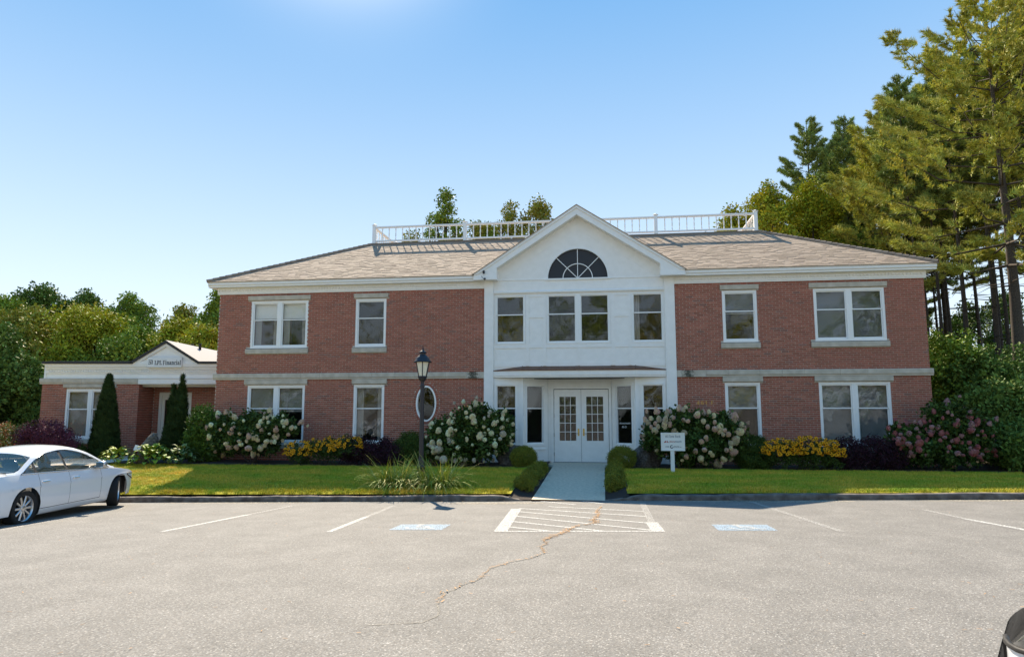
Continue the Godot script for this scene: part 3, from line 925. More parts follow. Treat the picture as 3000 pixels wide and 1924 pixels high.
func main_building() -> void:
	var bld := thing("office_building", "two-storey red brick office building with white gabled entrance and railed roof", "building")
	var up := [[-11.39, -9.30, 3.83, 5.49, 2], [-7.58, -6.49, 3.83, 5.49, 1], [4.63, 5.705, 3.83, 5.49, 1], [7.42, 9.53, 3.83, 5.49, 2]]
	var dn := [[-11.40, -9.31, 0.58, 2.55, 2], [-7.575, -6.495, 0.58, 2.55, 1], [4.617, 5.695, 0.58, 2.55, 1], [7.44, 9.535, 0.58, 2.55, 2]]
	var holes := []
	for w in up + dn: holes.append([w[0], w[1], w[2], w[3]])
	for w in up:
		holes.append([w[0] - 0.125 if w[4] == 2 else w[0] - 0.06, w[1] + 0.09 if w[4] == 2 else w[1] + 0.07, 5.515, 5.672])
		holes.append([w[0] - 0.14 if w[4] == 2 else w[0] - 0.08, w[1] + 0.06 if w[4] == 2 else w[1] + 0.05, 3.635, 3.825])
	for w in dn:
		holes.append([w[0] - 0.12 if w[4] == 2 else w[0] - 0.06, w[1] + 0.09, 2.572, 2.74])
		holes.append([w[0] - 0.06, w[1] + 0.06, 0.40, 0.578])
	var oval := [-5.045, 1.912, 0.345, 0.59]
	var hole_oval := [oval[0] - oval[2], oval[0] + oval[2], oval[1] - oval[3], oval[1] + oval[3]]
	# front walls: mortar body, then the bricks on it
	for side in 2:
		var x0: float = [-12.60, 3.13][side]; var x1: float = [-3.07, 10.70][side]
		var wall := holder(bld, "front_wall")
		var body := MB.new()
		var hs := holes.duplicate()
		if side == 0: hs.append(hole_oval)
		wall_block(body, x0, x1, -0.45, 5.75, -0.28, -0.008, hs)
		if side == 0:   # fill between the rectangular gap and the oval
			for k in 32:
				var a0 := TAU * k / 32.0; var a1 := TAU * (k + 1) / 32.0
				var p := []
				for a in [a0, a1]:
					var d := Vector2(cos(a), sin(a))
					var m := 1.0 / maxf(absf(d.x), absf(d.y))
					p.append(Vector2(oval[0] + d.x * m * oval[2], oval[1] + d.y * m * oval[3])); p.append(Vector2(oval[0] + d.x * oval[2], oval[1] + d.y * oval[3]))
				body.quad(Vector3(p[1].x, p[1].y, -0.009), Vector3(p[0].x, p[0].y, -0.009), Vector3(p[2].x, p[2].y, -0.009), Vector3(p[3].x, p[3].y, -0.009))
		put(wall, "mortar_bed", body.mesh(), M.mortar)
		var own := 300 if side == 1 else 0
		lay_bricks(wall, x0, x1, 2.955, 5.745, holes, own, null)
		lay_bricks(wall, x0, x1, 2.74 - 48 * COURSE, 2.74, holes, 0, [oval[0], oval[1], oval[2] + 0.105, oval[3] + 0.105] if side == 0 else null)
		band_course(wall, x0 - 0.075 if side == 0 else x0, x1 if side == 0 else x1 + 0.075, 2.74, 2.953, -3.45 if side == 0 else 3.50)
	# oval window with its ring of cut bricks
	var ov := holder(bld, "oval_window")
	for k in 44:
		var a0 := TAU * (k + 0.06) / 44.0; var a1 := TAU * (k + 0.94) / 44.0
		var b := MB.new()
		var q := PackedVector2Array()
		for a in [a0, a1]:
			q.append(Vector2(oval[0] + cos(a) * (oval[2] + 0.005), oval[1] + sin(a) * (oval[3] + 0.005)))
		for a in [a1, a0]:
			q.append(Vector2(oval[0] + cos(a) * (oval[2] + 0.095), oval[1] + sin(a) * (oval[3] + 0.095)))
		b.prism(q, -0.012, 0.004, brick_tone())
		part(ov, "brick", b, M.brick)
	var ring := MB.new()
	var pane := MB.new()
	for k in 40:
		var a0 := TAU * k / 40.0; var a1 := TAU * (k + 1) / 40.0
		var q := PackedVector2Array()
		for a in [a0, a1]: q.append(Vector2(oval[0] + cos(a) * (oval[2] - 0.05), oval[1] + sin(a) * (oval[3] - 0.05)))
		for a in [a1, a0]: q.append(Vector2(oval[0] + cos(a) * (oval[2] + 0.004), oval[1] + sin(a) * (oval[3] + 0.004)))
		ring.prism(q, -0.12, 0.018)
		pane.tri(Vector3(oval[0], oval[1], -0.05), Vector3(q[0].x, q[0].y, -0.05), Vector3(q[1].x, q[1].y, -0.05))
	part(ov, "frame", ring, M.vinyl)
	part(ov, "pane", pane, M.glass)
	for k in 4:
		var o1 := [{"shade": 0.06, "curtain": 2}, {}, {"blind": 0.42}, {"blind": 0.99}][k] as Dictionary
		var w = up[k]
		var n1 := sash_window(bld, w[0], w[1], w[2], w[3], w[4], 4.82, o1)
		stone_lintel(n1, holes[8 + 2 * k][0], holes[8 + 2 * k][1], 5.517, 5.67)
		stone_sill(n1, holes[9 + 2 * k][0], holes[9 + 2 * k][1], 3.637, 3.823)
		var o2 := [{"blind": 0.44}, {"curtain": 2}, {"blind": 0.38}, {"blind": 0.99}][k] as Dictionary
		w = dn[k]
		var n2 := sash_window(bld, w[0], w[1], w[2], w[3], w[4], 1.75, o2)
		stone_lintel(n2, holes[16 + 2 * k][0], holes[16 + 2 * k][1], 2.574, 2.738)
		stone_sill(n2, holes[17 + 2 * k][0], holes[17 + 2 * k][1], 0.40, 0.576)
	# other walls, floors and the rooms behind the panes
	for x in [[-12.60, -12.32], [10.42, 10.70]]:
		var s := MB.new()
		s.box(x[0], -0.45, -14.0, x[1], 5.98, -0.281, Color(0.34, 0.135, 0.09))
		part(bld, "side_wall", s, M.brick)
	var bk := MB.new()
	bk.box(-12.32, -0.45, -14.0, 10.42, 5.98, -13.75, Color(0.34, 0.135, 0.09))
	part(bld, "back_wall", bk, M.brick)
	var fl := MB.new()
	fl.box(-12.31, -0.44, -13.74, 10.41, -0.06, -0.83); fl.box(-12.31, 2.72, -13.74, 10.41, 2.98, -0.29); fl.box(-12.31, 5.75, -13.74, 10.41, 5.97, -0.29)
	part(bld, "floor_slab", fl, M.room)
	var inner := MB.new()
	inner.box(-12.30, -0.05, -5.2, 10.40, 2.71, -5.1); inner.box(-12.30, 2.99, -5.2, 10.40, 5.74, -5.1)
	for x in [-8.5, -3.3, 3.4, 6.6]:
		inner.box(x - 0.06, -0.05, -5.09, x + 0.06, 2.71, -0.3); inner.box(x - 0.06, 2.99, -5.09, x + 0.06, 5.74, -0.3)
	part(bld, "partition", inner, M.room)
	# cornice: frieze, dentils, soffit, fascia
	for side in 2:
		var x0: float = [-12.66, 3.145][side]; var x1: float = [-3.085, 10.76][side]
		var cor := holder(bld, "cornice")
		var f := MB.new()
		f.along(PackedVector2Array([Vector2(-0.2, 5.745), Vector2(0.045, 5.745), Vector2(0.045, 5.78), Vector2(0.06, 5.79), Vector2(0.06, 5.93), Vector2(0.12, 5.985), Vector2(-0.2, 5.985)]), x0, x1)
		part(cor, "frieze", f, M.white)
		dentils(cor, x0, x1, 5.855, 5.905, 0.06, 0.105)
		var e0: float = [-12.90, 3.465][side]; var e1: float = [-3.40, 10.99][side]
		var g := MB.new()
		g.along(PackedVector2Array([Vector2(-0.3, 5.972), Vector2(0.255, 5.972), Vector2(0.255, 6.02), Vector2(0.29, 6.05), Vector2(0.29, 6.15), Vector2(-0.3, 6.15)]), e0, e1)
		part(cor, "fascia", g, M.white)
		var se := MB.new()
		if side == 0: se.box(-12.90, 5.97, -14.3, -12.60, 6.149, -0.301)
		else: se.box(10.70, 5.97, -14.3, 10.99, 6.149, -0.301)
		part(cor, "side_fascia", se, M.white)
	# roof
	var roof := holder(bld, "roof")
	var base := MB.new()
	var L0 := Vector3(-12.93, EAVE_Y, EAVE_Z + 0.03); var R0 := Vector3(11.02, EAVE_Y, EAVE_Z + 0.03)
	var L1 := Vector3(-8.45, DECK_Y, DECK_Z); var R1 := Vector3(6.73, DECK_Y, DECK_Z)
	var Lb := Vector3(-12.93, EAVE_Y, -14.3); var Rb := Vector3(11.02, EAVE_Y, -14.3)
	var L2 := Vector3(-8.45, DECK_Y, -9.9); var R2 := Vector3(6.73, DECK_Y, -9.9)
	var tn := Color(0.45, 0.34, 0.245)
	var vz := EAVE_Z + 0.03 - (8.38 - EAVE_Y) / (DECK_Y - EAVE_Y) * (EAVE_Z + 0.03 - DECK_Z)
	var vl := Vector3(-3.40, EAVE_Y, EAVE_Z + 0.03); var vr := Vector3(3.47, EAVE_Y, EAVE_Z + 0.03); var vt := Vector3(0.035, 8.38, vz)
	base.quad(L0, vl, vt, L1, tn); base.quad(vr, R0, R1, vt, tn); base.tri(vt, R1, L1, tn); base.quad(Lb, L0, L1, L2, tn); base.quad(R0, Rb, R2, R1, tn); base.quad(Rb, Lb, L2, R2, tn); base.quad(L1, R1, R2, L2, tn)
	for q in [[L0, vl], [vr, R0]]: base.quad(q[0] + Vector3(0, -0.02, 0), q[1] + Vector3(0, -0.02, 0), q[1], q[0], tn)
	put(roof, "roof_deck", base.mesh(), M.shingle)
	shingle_slope(roof, L0, R0, L1, R1, 300)
	for q in [[L0, L1], [R0, R1]]:
		var cap := MB.new()
		var a: Vector3 = q[0]; var b: Vector3 = q[1]
		var cnt := 30
		for k in cnt:
			var p := a.lerp(b, k / float(cnt)); var e := a.lerp(b, (k + 1.3) / cnt)
			cap.tube([p + Vector3(0, 0.028, 0), e + Vector3(0, 0.012, 0)], [0.07, 0.06], 6, shingle_tone())
		part(roof, "hip_cap", cap, M.shingle)
	var kerb := MB.new()
	kerb.box(-8.47, DECK_Y - 0.06, DECK_Z - 0.12, 6.75, DECK_Y + 0.03, DECK_Z + 0.10, Color(0.30, 0.235, 0.18))
	part(roof, "deck_edge", kerb, M.shingle)
	railing(bld)
	upper_portico(bld)
	entrance(bld)

# ---------------------------------------------------------------- low wing
func low_wing() -> void:
	var w := thing("brick_wing", "low single-storey brick wing with white dentil cornice and small gable", "building", "", Vector3(-14.28, 0, -2.03), YAW)
	var wall := holder(w, "front_wall")
	var holes := [[-5.24, -3.41, 0.62, 2.50], [-5.36, -3.33, 2.555, 2.68], [-5.30, -3.35, 0.44, 0.618]]
	var body := MB.new()
	wall_block(body, -6.18, -2.49, -0.45, 2.69, -0.28, -0.008, holes)
	body.box(-6.18, -0.45, -7.0, -5.9, 2.69, -0.281); 
	put(wall, "mortar_bed", body.mesh(), M.mortar)
	lay_bricks(wall, -6.18, -2.48, 2.69 - 47 * COURSE, 2.69, holes, 0)
	band_course(wall, -6.255, -2.50, 2.69, 2.91)
	var n1 := sash_window(w, -5.24, -3.41, 0.62, 2.50, 2, 1.738, {"blind": 0.99})
	stone_lintel(n1, -5.36, -3.33, 2.557, 2.678); stone_sill(n1, -5.30, -3.35, 0.44, 0.616)
	# recessed porch with the door
	var rec := holder(w, "porch_wall")
	var rb := MB.new()
	wall_block(rb, -2.48, 1.55, -0.45, 2.69, -1.38, -1.108, [[-2.24, -0.96, -0.45, 2.39]])
	rb.box(-2.76, -0.45, -1.38, -2.489, 2.69, -0.281)
	put(rec, "mortar_bed", rb.mesh(), M.mortar)
	var sub := holder(w, "porch_wall")
	sub.position = Vector3(0, 0, -1.10)
	lay_bricks(sub, -2.48, 1.55, 2.69 - 47 * COURSE, 2.69, [[-2.24, -0.96, -0.45, 2.39]], 0)
	var sd := holder(w, "porch_wall")
	sd.position = Vector3(-2.48, 0, -0.01); sd.rotation.y = PI * 0.5
	lay_bricks(sd, 0.0, 1.09, 2.69 - 47 * COURSE, 2.69, [], 0)
	var door := holder(w, "door")
	var df := MB.new()
	wall_block(df, -2.24, -0.96, -0.1, 2.39, -1.22, -1.085, [[-2.13, -1.07, -0.1, 2.28]])
	part(door, "frame", df, M.cream)
	var dl := MB.new()
	wall_block(dl, -2.13, -1.07, -0.05, 2.28, -1.17, -1.13, [[-2.03, -1.87, 0.9, 2.12], [-1.66, -1.21, 1.35, 1.98], [-1.66, -1.21, 0.55, 1.18]])
	part(door, "leaf", dl, M.cream)
	for q in [[-2.03, 0.9, 0.16, 1.22], [-1.66, 1.35, 0.45, 0.63], [-1.66, 0.55, 0.45, 0.63]]:
		add_pane(door, q[0], q[1], -1.15, q[2], q[3])
	# white beam, cornice and parapet
	var beam := MB.new()
	beam.along(PackedVector2Array([Vector2(-0.25, 2.68), Vector2(0.05, 2.68), Vector2(0.05, 2.70), Vector2(0.07, 2.71), Vector2(0.07, 2.865), Vector2(0.09, 2.905), Vector2(-0.25, 2.905)]), -2.495, 1.55)
	part(w, "porch_beam", beam, M.white)
	var cor := holder(w, "cornice")
	var cb := MB.new()
	var prof := PackedVector2Array([Vector2(-0.25, 2.915), Vector2(0.0, 2.915), Vector2(0.0, 3.08), Vector2(0.03, 3.10), Vector2(0.03, 3.22), Vector2(0.07, 3.25), Vector2(0.09, 3.33), Vector2(0.12, 3.34), Vector2(0.14, 3.455), Vector2(-0.25, 3.455)])
	cb.along(prof, -6.05, 1.55)
	part(cor, "cornice_board", cb, M.white)
	dentils(cor, -6.0, 1.5, 3.155, 3.21, 0.03, 0.10)
	var edge := MB.new()
	for s in [[-6.14, -2.72], [-0.22, 1.55]]:
		edge.box(s[0], 3.456, -7.0, s[1], 3.55, 0.19)
	part(w, "roof_edge", edge, M.dark)
	var flat := MB.new()
	flat.box(-6.10, 3.30, -7.0, 1.55, 3.44, -0.26); flat.box(-6.0, 3.551, -6.9, -2.74, 3.56, 0.1)
	part(w, "flat_roof", flat, M.flat_roof)
	var side := MB.new()
	side.box(-6.13, 2.915, -7.0, -6.051, 3.455, 0.02)
	side.box(-6.24, 2.70, -7.0, -6.181, 2.905, -0.1)
	part(w, "side_cornice", side, M.white)
	var soff := MB.new()
	soff.box(-2.49, 2.60, -1.10, 1.55, 2.679, -0.251)
	part(w, "porch_ceiling", soff, M.cream)
	var room := MB.new()
	room.box(-5.88, -0.4, -4.0, 1.5, 2.9, -3.9); room.box(-5.88, -0.4, -3.9, 1.5, -0.3, -1.4)
	part(w, "partition", room, M.room)
	var gab := holder(w, "gable")
	var gb := MB.new()
	gb.prism(PackedVector2Array([Vector2(-2.70, 3.456), Vector2(-0.25, 3.456), Vector2(-0.25, 3.49), Vector2(-1.48, 4.24), Vector2(-2.70, 3.49)]), -0.20, 0.06)
	for s in [-1.0, 1.0]:
		gb.prism(PackedVector2Array([Vector2(-1.48 + s * 1.23, 3.48), Vector2(-1.48, 4.25), Vector2(-1.48, 4.13), Vector2(-1.48 + s * 1.06, 3.48)]), 0.061, 0.13)
	gb.box(-2.70, 3.457, 0.061, -0.25, 3.56, 0.125)
	part(gab, "tympanum", gb, M.white)
	for s in [-1.0, 1.0]:
		var rk := MB.new()
		rk.prism(PackedVector2Array([Vector2(-1.48 + s * 1.27, 3.457), Vector2(-1.48, 4.245), Vector2(-1.48, 4.355), Vector2(-1.48 + s * 1.32, 3.53)]), -5.5, 0.19)
		part(gab, "rake_edge", rk, M.dark)
		var rp := MB.new()
		var a := Vector3(-1.48, 4.362, 0.17); var b := Vector3(-1.48 + s * 1.33, 3.535, 0.17); var z := Vector3(0, 0, -5.6)
		if s < 0: rp.quad(b, a, a + z, b + z)
		else: rp.quad(a, b, b + z, a + z)
		part(gab, "roof_plane", rp, M.flat_roof)
	for q in [[-1.25, -2.2, 4.43, 0.055], [-1.95, -3.0, 4.50, 0.045]]:
		var vp := MB.new()
		vp.lathe([Vector2(q[3], 3.5), Vector2(q[3], q[2]), Vector2(q[3] * 1.25, q[2]), Vector2(q[3] * 1.25, q[2] + 0.03), Vector2(0.0, q[2] + 0.03)], 10, Vector3(q[0], 0, q[1]))
		part(w, "vent_pipe", vp, M.dark)
	# the sign on the gable
	var s := thing("wall_sign", "white rectangular sign lettered in black on the low wing's small gable", "sign", "", w.transform * Vector3(-1.475, 3.51, 0.135), YAW)
	var pb := MB.new()
	pb.cbox(Vector3(0, 0, 0.03), Vector3(1.31, 0.375, 0.055), 0.006)
	part(s, "panel", pb, M.sign_white)
	text_part(s, "lettering", "LPL Financial", 0.235, M.ink, Vector3(0.13, -0.015, 0.061), "Droid Serif", 0.004, 1.0)
	var lg := MB.new()
	var ox := -0.60; var oy := -0.075
	for q in [[0.0, 0.135, 0.15, 0.162], [0.123, 0.0, 0.15, 0.135], [0.0, 0.068, 0.096, 0.095], [0.069, 0.0, 0.096, 0.068], [0.0, 0.0, 0.042, 0.030]]:
		lg.box(ox + q[0], oy + q[1], 0.058, ox + q[2], oy + q[3], 0.063)
	part(s, "emblem", lg, M.ink)

# ---------------------------------------------------------------- foliage
func rdir() -> Vector3:
	var y := rng.randf_range(-1, 1)
	var a := rng.randf() * TAU
	var r := sqrt(1.0 - y * y)
	return Vector3(r * cos(a), y, r * sin(a))

func vary(c: Color, s: float) -> Color:
	var b := rng.randf_range(1.0 - s, 1.0 + s)
	return Color(c.r * b * rng.randf_range(0.93, 1.08), c.g * b, c.b * b * rng.randf_range(0.9, 1.1))

# a clump of n leaves inside a ball of radius rad; each leaf two faces folded along the midrib
func leaf_clump(n_: int, rad: float, size: float, cols: Array, wide := 0.5, tone := 0.25) -> ArrayMesh:
	var b := MB.new()
	for k in n_:
		var o := rdir() * rad * pow(rng.randf(), 0.45)
		var d := (rdir() + o / rad * 0.7 + Vector3(0, -0.15, 0)).normalized()
		var s := d.cross(rdir()).normalized()
		var nn := s.cross(d)
		var l := size * rng.randf_range(0.7, 1.3)
		var w := l * wide * 0.5
		var c := vary(cols[rng.randi() % cols.size()], tone)
		var m := o + d * l * 0.45
		b.tri(o, m + s * w + nn * w * 0.3, o + d * l, c)
		b.tri(o, o + d * l, m - s * w + nn * w * 0.3, c)
	return b.mesh()

# a tuft of needles fanned out round a twig that points along +z
func needle_tuft(n_: int, len_: float, cols: Array) -> ArrayMesh:
	var b := MB.new()
	for k in n_:
		var o := Vector3(0, 0, rng.randf_range(-0.5, 0.5) * len_ * 1.6)
		var d := (Vector3(0, 0, 0.75) + rdir() * 0.8).normalized()
		var s := d.cross(rdir()).normalized() * len_ * 0.085
		var c := vary(cols[rng.randi() % cols.size()], 0.3)
		b.tri(o - s, o + s, o + d * len_ * rng.randf_range(0.7, 1.2), c)
	return b.mesh()

# a flat fan of scale leaves, for arborvitae
func scale_spray(cols: Array) -> ArrayMesh:
	var b := MB.new()
	for k in 26:
		var a := rng.randf_range(-0.9, 0.9)
		var d := Vector3(sin(a), cos(a) * 0.8, rng.randf_range(-0.25, 0.25)).normalized()
		var o := Vector3(sin(a) * 0.03, rng.randf_range(-0.06, 0.05), rng.randf_range(-0.04, 0.04))
		var s := d.cross(Vector3(rng.randf_range(-0.5, 0.5), 0, 1)).normalized() * 0.011
		var l := rng.randf_range(0.06, 0.13)
		b.tri(o - s, o + s, o + d * l, vary(cols[rng.randi() % cols.size()], 0.3))
	return b.mesh()

func in_lobes(lobes: Array, n_: int, inner := 0.45, low := -0.75) -> Array:   # points in the outer shell of overlapping ellipsoids [centre, radii]
	var out := []
	var wsum := 0.0
	for l in lobes: wsum += l[1].x * l[1].y + l[1].z * l[1].y
	for l in lobes:
		var cnt := int(round(n_ * (l[1].x * l[1].y + l[1].z * l[1].y) / wsum))
		for k in cnt:
			var d := rdir()
			if d.y < low: d.y = -d.y
			out.append(l[0] + d * l[1] * lerpf(inner, 1.0, sqrt(rng.randf())))
	return out

func clump_at(p: Vector3, s0: float, s1: float) -> Transform3D:
	var q := Basis(rdir(), rng.randf() * TAU)
	return Transform3D(q.scaled(Vector3.ONE * rng.randf_range(s0, s1)), p)

func tints(n_: int, spread := 0.18, warm := 0.0) -> Array:
	var out := []
	for k in n_:
		var b := rng.randf_range(1.0 - spread, 1.0 + spread)
		out.append(Color(b * (1.0 + warm * rng.randf()), b, b * 0.95))
	return out

# a mesh-only tree crown and trunk; lobes are relative to the tree's base
func broadleaf(called: String, label: String, at: Vector3, h: float, cr: float, clump: ArrayMesh, cnt: int, opt := {}) -> Node3D:
	var t := thing(called, label, "tree", opt.get("group", "trees behind the buildings"), at)
	var tr := MB.new()
	var lobes := []
	var cb: float = opt.get("base", 0.30) * h      # where the crown begins
	var lean := Vector3(rng.randf_range(-0.4, 0.4), 0, rng.randf_range(-0.4, 0.4))
	var r0: float = opt.get("trunk", 0.02 * h)
	var top := Vector3(lean.x, h * 0.86, lean.z)
	tr.tube([Vector3(0, -0.5, 0), Vector3(lean.x * 0.1, h * 0.2, 0), Vector3(lean.x * 0.5, h * 0.5, lean.z * 0.4), top], [r0 * 1.25, r0, r0 * 0.65, r0 * 0.15], 8)
	var lc: int = opt.get("lobes", 12) * 2
	for k in lc:
		var f := (k + 0.5) / lc
		var y := lerpf(cb, h * 0.93, f) + rng.randf_range(-0.3, 0.3)
		var taper := sin(PI * clampf(0.16 + 0.80 * f, 0, 1))
		var a := k * 2.4 + rng.randf() * 0.9
		var rr := cr * taper * sqrt(rng.randf_range(0.12, 0.95))
		var c := Vector3(cos(a) * rr + lean.x * f, y, sin(a) * rr + lean.z * f)
		var s := cr * rng.randf_range(0.20, 0.40)
		lobes.append([c, Vector3(s, s * rng.randf_range(0.6, 0.85), s)])
		var st := Vector3(lean.x * f * 0.7, y * 0.72, lean.z * f * 0.7)
		tr.tube([st, st.lerp(c, 0.55) + Vector3(0, 0.1, 0), c], [r0 * 0.38, r0 * 0.25, r0 * 0.08], 5)
	lobes.append([Vector3(lean.x, h - cr * 0.30, lean.z), Vector3(cr * 0.20, cr * 0.32, cr * 0.20)])
	part(t, "trunk", tr, M.bark)
	var pts := in_lobes(lobes, cnt, 0.35)
	var at_ := []
	var sc: float = opt.get("scale", 1.0)
	for p in pts:
		at_.append(clump_at(p, 0.6 * sc, 1.2 * sc))
		if rng.randf() < 0.12: at_.append(clump_at(p + rdir() * rng.randf_range(0.2, 0.6), 0.35 * sc, 0.7 * sc))   # sprays that stand out of the crown
	many(t, "crown", clump, M.leaf, at_, tints(at_.size(), 0.3, opt.get("warm", 0.15)))
	return t

# white pine: whorls of limbs that carry plumes of needles
func pine(called: String, label: String, at: Vector3, h: float, cb: float, reach: float, tuft: ArrayMesh, opt := {}) -> Node3D:
	var t := thing(called, label, "tree", opt.get("group", "pines beside the building"), at)
	var r0: float = opt.get("trunk", 0.012 * h)
	var lean: Vector3 = opt.get("lean", Vector3(rng.randf_range(-0.3, 0.3), 0, rng.randf_range(-0.3, 0.3)))
	var tr := MB.new()
	var pts := []; var rad := []
	for k in 9:
		var f := k / 8.0
		pts.append(Vector3(lean.x * f + 0.12 * sin(f * 5.0), -0.4 + (h + 0.4) * f, lean.z * f)); rad.append(lerpf(r0 * 1.2, r0 * 0.10, pow(f, 0.8)))
	tr.tube(pts, rad, 9)
	var lb := tr
	var at_ := []
	var y := cb
	var dens: float = opt.get("dense", 1.0)
	while y < h * 0.985:
		var f := (y - cb) / (h - cb)
		var whorl := 3 + rng.randi() % 3
		var a0 := rng.randf() * TAU
		for k in whorl:
			var a := a0 + TAU * k / whorl + rng.randf_range(-0.4, 0.4)
			var prof := minf(1.0, (1.0 - f) * 1.9 + 0.12) * lerpf(0.72, 1.0, minf(1.0, f * 4.0))
			var l := reach * prof * rng.randf_range(0.55, 1.12)
			var st := Vector3(lean.x * y / h, y, lean.z * y / h)
			var d := Vector3(cos(a), 0.0, sin(a))
			var rise := lerpf(-0.06, 0.70, f)
			var mid := st + d * l * 0.5 + Vector3(0, l * (rise * 0.5 - 0.06), 0)
			var tip := st + d * l + Vector3(0, l * (rise + 0.12), 0)
			lb.tube([st, mid, tip], [maxf(0.012, r0 * 0.22 * (1.0 - f * 0.6)), maxf(0.009, r0 * 0.13 * (1.0 - f * 0.6)), 0.006], 5)
			var side := Vector3(-d.z, 0, d.x)
			var cnt := int(l * 15.0 * dens) + 4
			for j in cnt:
				var u := lerpf(0.28, 1.0, sqrt(rng.randf()))
				var c := st.lerp(mid, u * 2.0) if u < 0.5 else mid.lerp(tip, u * 2.0 - 1.0)
				var wd := l * 0.36 * (1.15 - u) + 0.16
				var p := c + side * rng.randf_range(-wd, wd) + Vector3(0, rng.randf_range(-0.04, 0.14), 0)
				var fw := (d + side * rng.randf_range(-0.9, 0.9) + Vector3(0, rng.randf_range(0.1, 0.9), 0)).normalized()
				var s := rng.randf_range(0.7, 1.3) * float(opt.get("scale", 1.0))
				at_.append(Transform3D(Basis.looking_at(-fw, Vector3(0.1, 1, 0.05)).scaled(Vector3.ONE * s), p))
		y += lerpf(0.80, 0.40, f) * float(opt.get("step", 1.0))
	for k in int(opt.get("dead", 0)):   # bare stubs below the crown
		var yy := rng.randf_range(1.5, cb); var a := rng.randf() * TAU
		var l := rng.randf_range(0.4, 1.6)
		var st := Vector3(lean.x * yy / h, yy, lean.z * yy / h)
		lb.tube([st, st + Vector3(cos(a) * l * 0.6, 0.05, sin(a) * l * 0.6), st + Vector3(cos(a) * l, rng.randf_range(-0.25, 0.15), sin(a) * l)], [0.022, 0.014, 0.005], 4)
	part(t, "trunk", lb, M.bark)
	many(t, "crown", tuft, M.needle, at_, tints(at_.size(), 0.35, 0.2))
	return t

func shrub(called: String, label: String, category: String, at: Vector3, lobes: Array, clump: ArrayMesh, cnt: int, opt := {}) -> Node3D:
	var t := thing(called, label, category, opt.get("group", ""), at)
	var st := MB.new()
	for l in lobes:
		for k in 3:
			var e: Vector3 = l[0] + rdir() * l[1] * 0.6
			st.tube([Vector3(rng.randf_range(-0.1, 0.1), -0.1, rng.randf_range(-0.1, 0.1)), Vector3(e.x * 0.5, e.y * 0.6, e.z * 0.5), e], [0.014, 0.010, 0.004], 4)
	part(t, "stems", st, M.bark)
	var at_ := []
	for p in in_lobes(lobes, cnt, opt.get("inner", 0.3), opt.get("low", -1.0)):
		if p.y > 0.02: at_.append(clump_at(p, opt.get("s0", 0.75), opt.get("s1", 1.2)))
	many(t, "foliage", clump, opt.get("mat", M.leaf), at_, tints(at_.size(), opt.get("spread", 0.2), opt.get("warm", 0.1)))
	return t

func flower_head(cols: Array, w: float, h: float, n_: int) -> ArrayMesh:   # a hydrangea panicle: florets of four petals over a rounded cone
	var b := MB.new()
	for k in n_:
		var f := (k + 0.5) / n_
		var y := h * f
		var r := w * sqrt(maxf(0.02, 1.0 - pow(f, 1.7))) * minf(1.0, 0.45 + f * 3.5)
		var a := k * 2.399963
		var o := Vector3(cos(a) * r, y - h * 0.4, sin(a) * r) + rdir() * 0.008
		var nn := (Vector3(cos(a), 0.35 + f, sin(a)) + rdir() * 0.3).normalized()
		var s := nn.cross(Vector3.UP).normalized()
		var t := nn.cross(s)
		var z := w * rng.randf_range(0.26, 0.36)
		var c := vary(cols[rng.randi() % cols.size()], 0.13)
		var an := rng.randf() * TAU
		for q in 4:
			var d := s * cos(an + q * PI / 2) + t * sin(an + q * PI / 2)
			var e := s * cos(an + q * PI / 2 + PI / 2) + t * sin(an + q * PI / 2 + PI / 2)
			b.tri(o, o + (d - e * 0.55) * z + nn * z * 0.15, o + (d + e * 0.55) * z + nn * z * 0.15, c)
	return b.mesh()

# rounded shrub hung with flower heads; heads = [meshes, weights], their spots on the side towards the viewer and on top
func hydrangea(label: String, at: Vector3, lobes: Array, clump: ArrayMesh, cnt: int, kinds: Array, heads: int, h0: float, h1: float) -> void:
	var t := shrub("hydrangea_bush", label, "shrub", at, lobes, clump, cnt, {"group": "hydrangea bushes along the wall", "spread": 0.2, "inner": 0.2})
	var placed := []
	var tries := 0
	while placed.size() < heads and tries < heads * 30:
		tries += 1
		var l = lobes[rng.randi() % lobes.size()]
		var d := rdir()
		if d.z < -0.35: d.z = -d.z
		var far := rng.randf() < 0.14
		if far: d = (d + Vector3(0, 0.5, 0)).normalized()
		var p: Vector3 = l[0] + d * l[1] * (rng.randf_range(1.12, 1.32) if far else rng.randf_range(0.88, 1.06))
		if p.y < 0.12: continue
		var inside := false
		for m in lobes:
			if ((p - m[0]) / m[1]).length() < 0.86: inside = true
		if inside: continue
		for q in placed:
			if q.distance_to(p) < 0.105: inside = true
		if inside: continue
		placed.append(p)
		if far:
			var tw := MB.new()
			tw.tube([l[0] + d * l[1] * 0.7, l[0] + d * l[1] * 0.95 + Vector3(0, 0.03, 0), p], [0.006, 0.005, 0.004], 4)
			part(t, "twig", tw, M.bark)
		var u := (d + Vector3(0, lerpf(0.2, 0.9, clampf(p.y / 1.8, 0, 1)), 0.25) + rdir() * 0.35).normalized()
		var x := u.cross(Vector3(0.3, 0.2, 1)).normalized()
		var s := 0.42 + 0.68 * pow(rng.randf(), 1.5)
		put(t, "flower_head", kinds[rng.randi() % kinds.size()], M.petal, Transform3D(Basis(x, u, x.cross(u)).scaled(Vector3(s * rng.randf_range(0.85, 1.15), s * rng.randf_range(0.85, 1.3), s)), p))

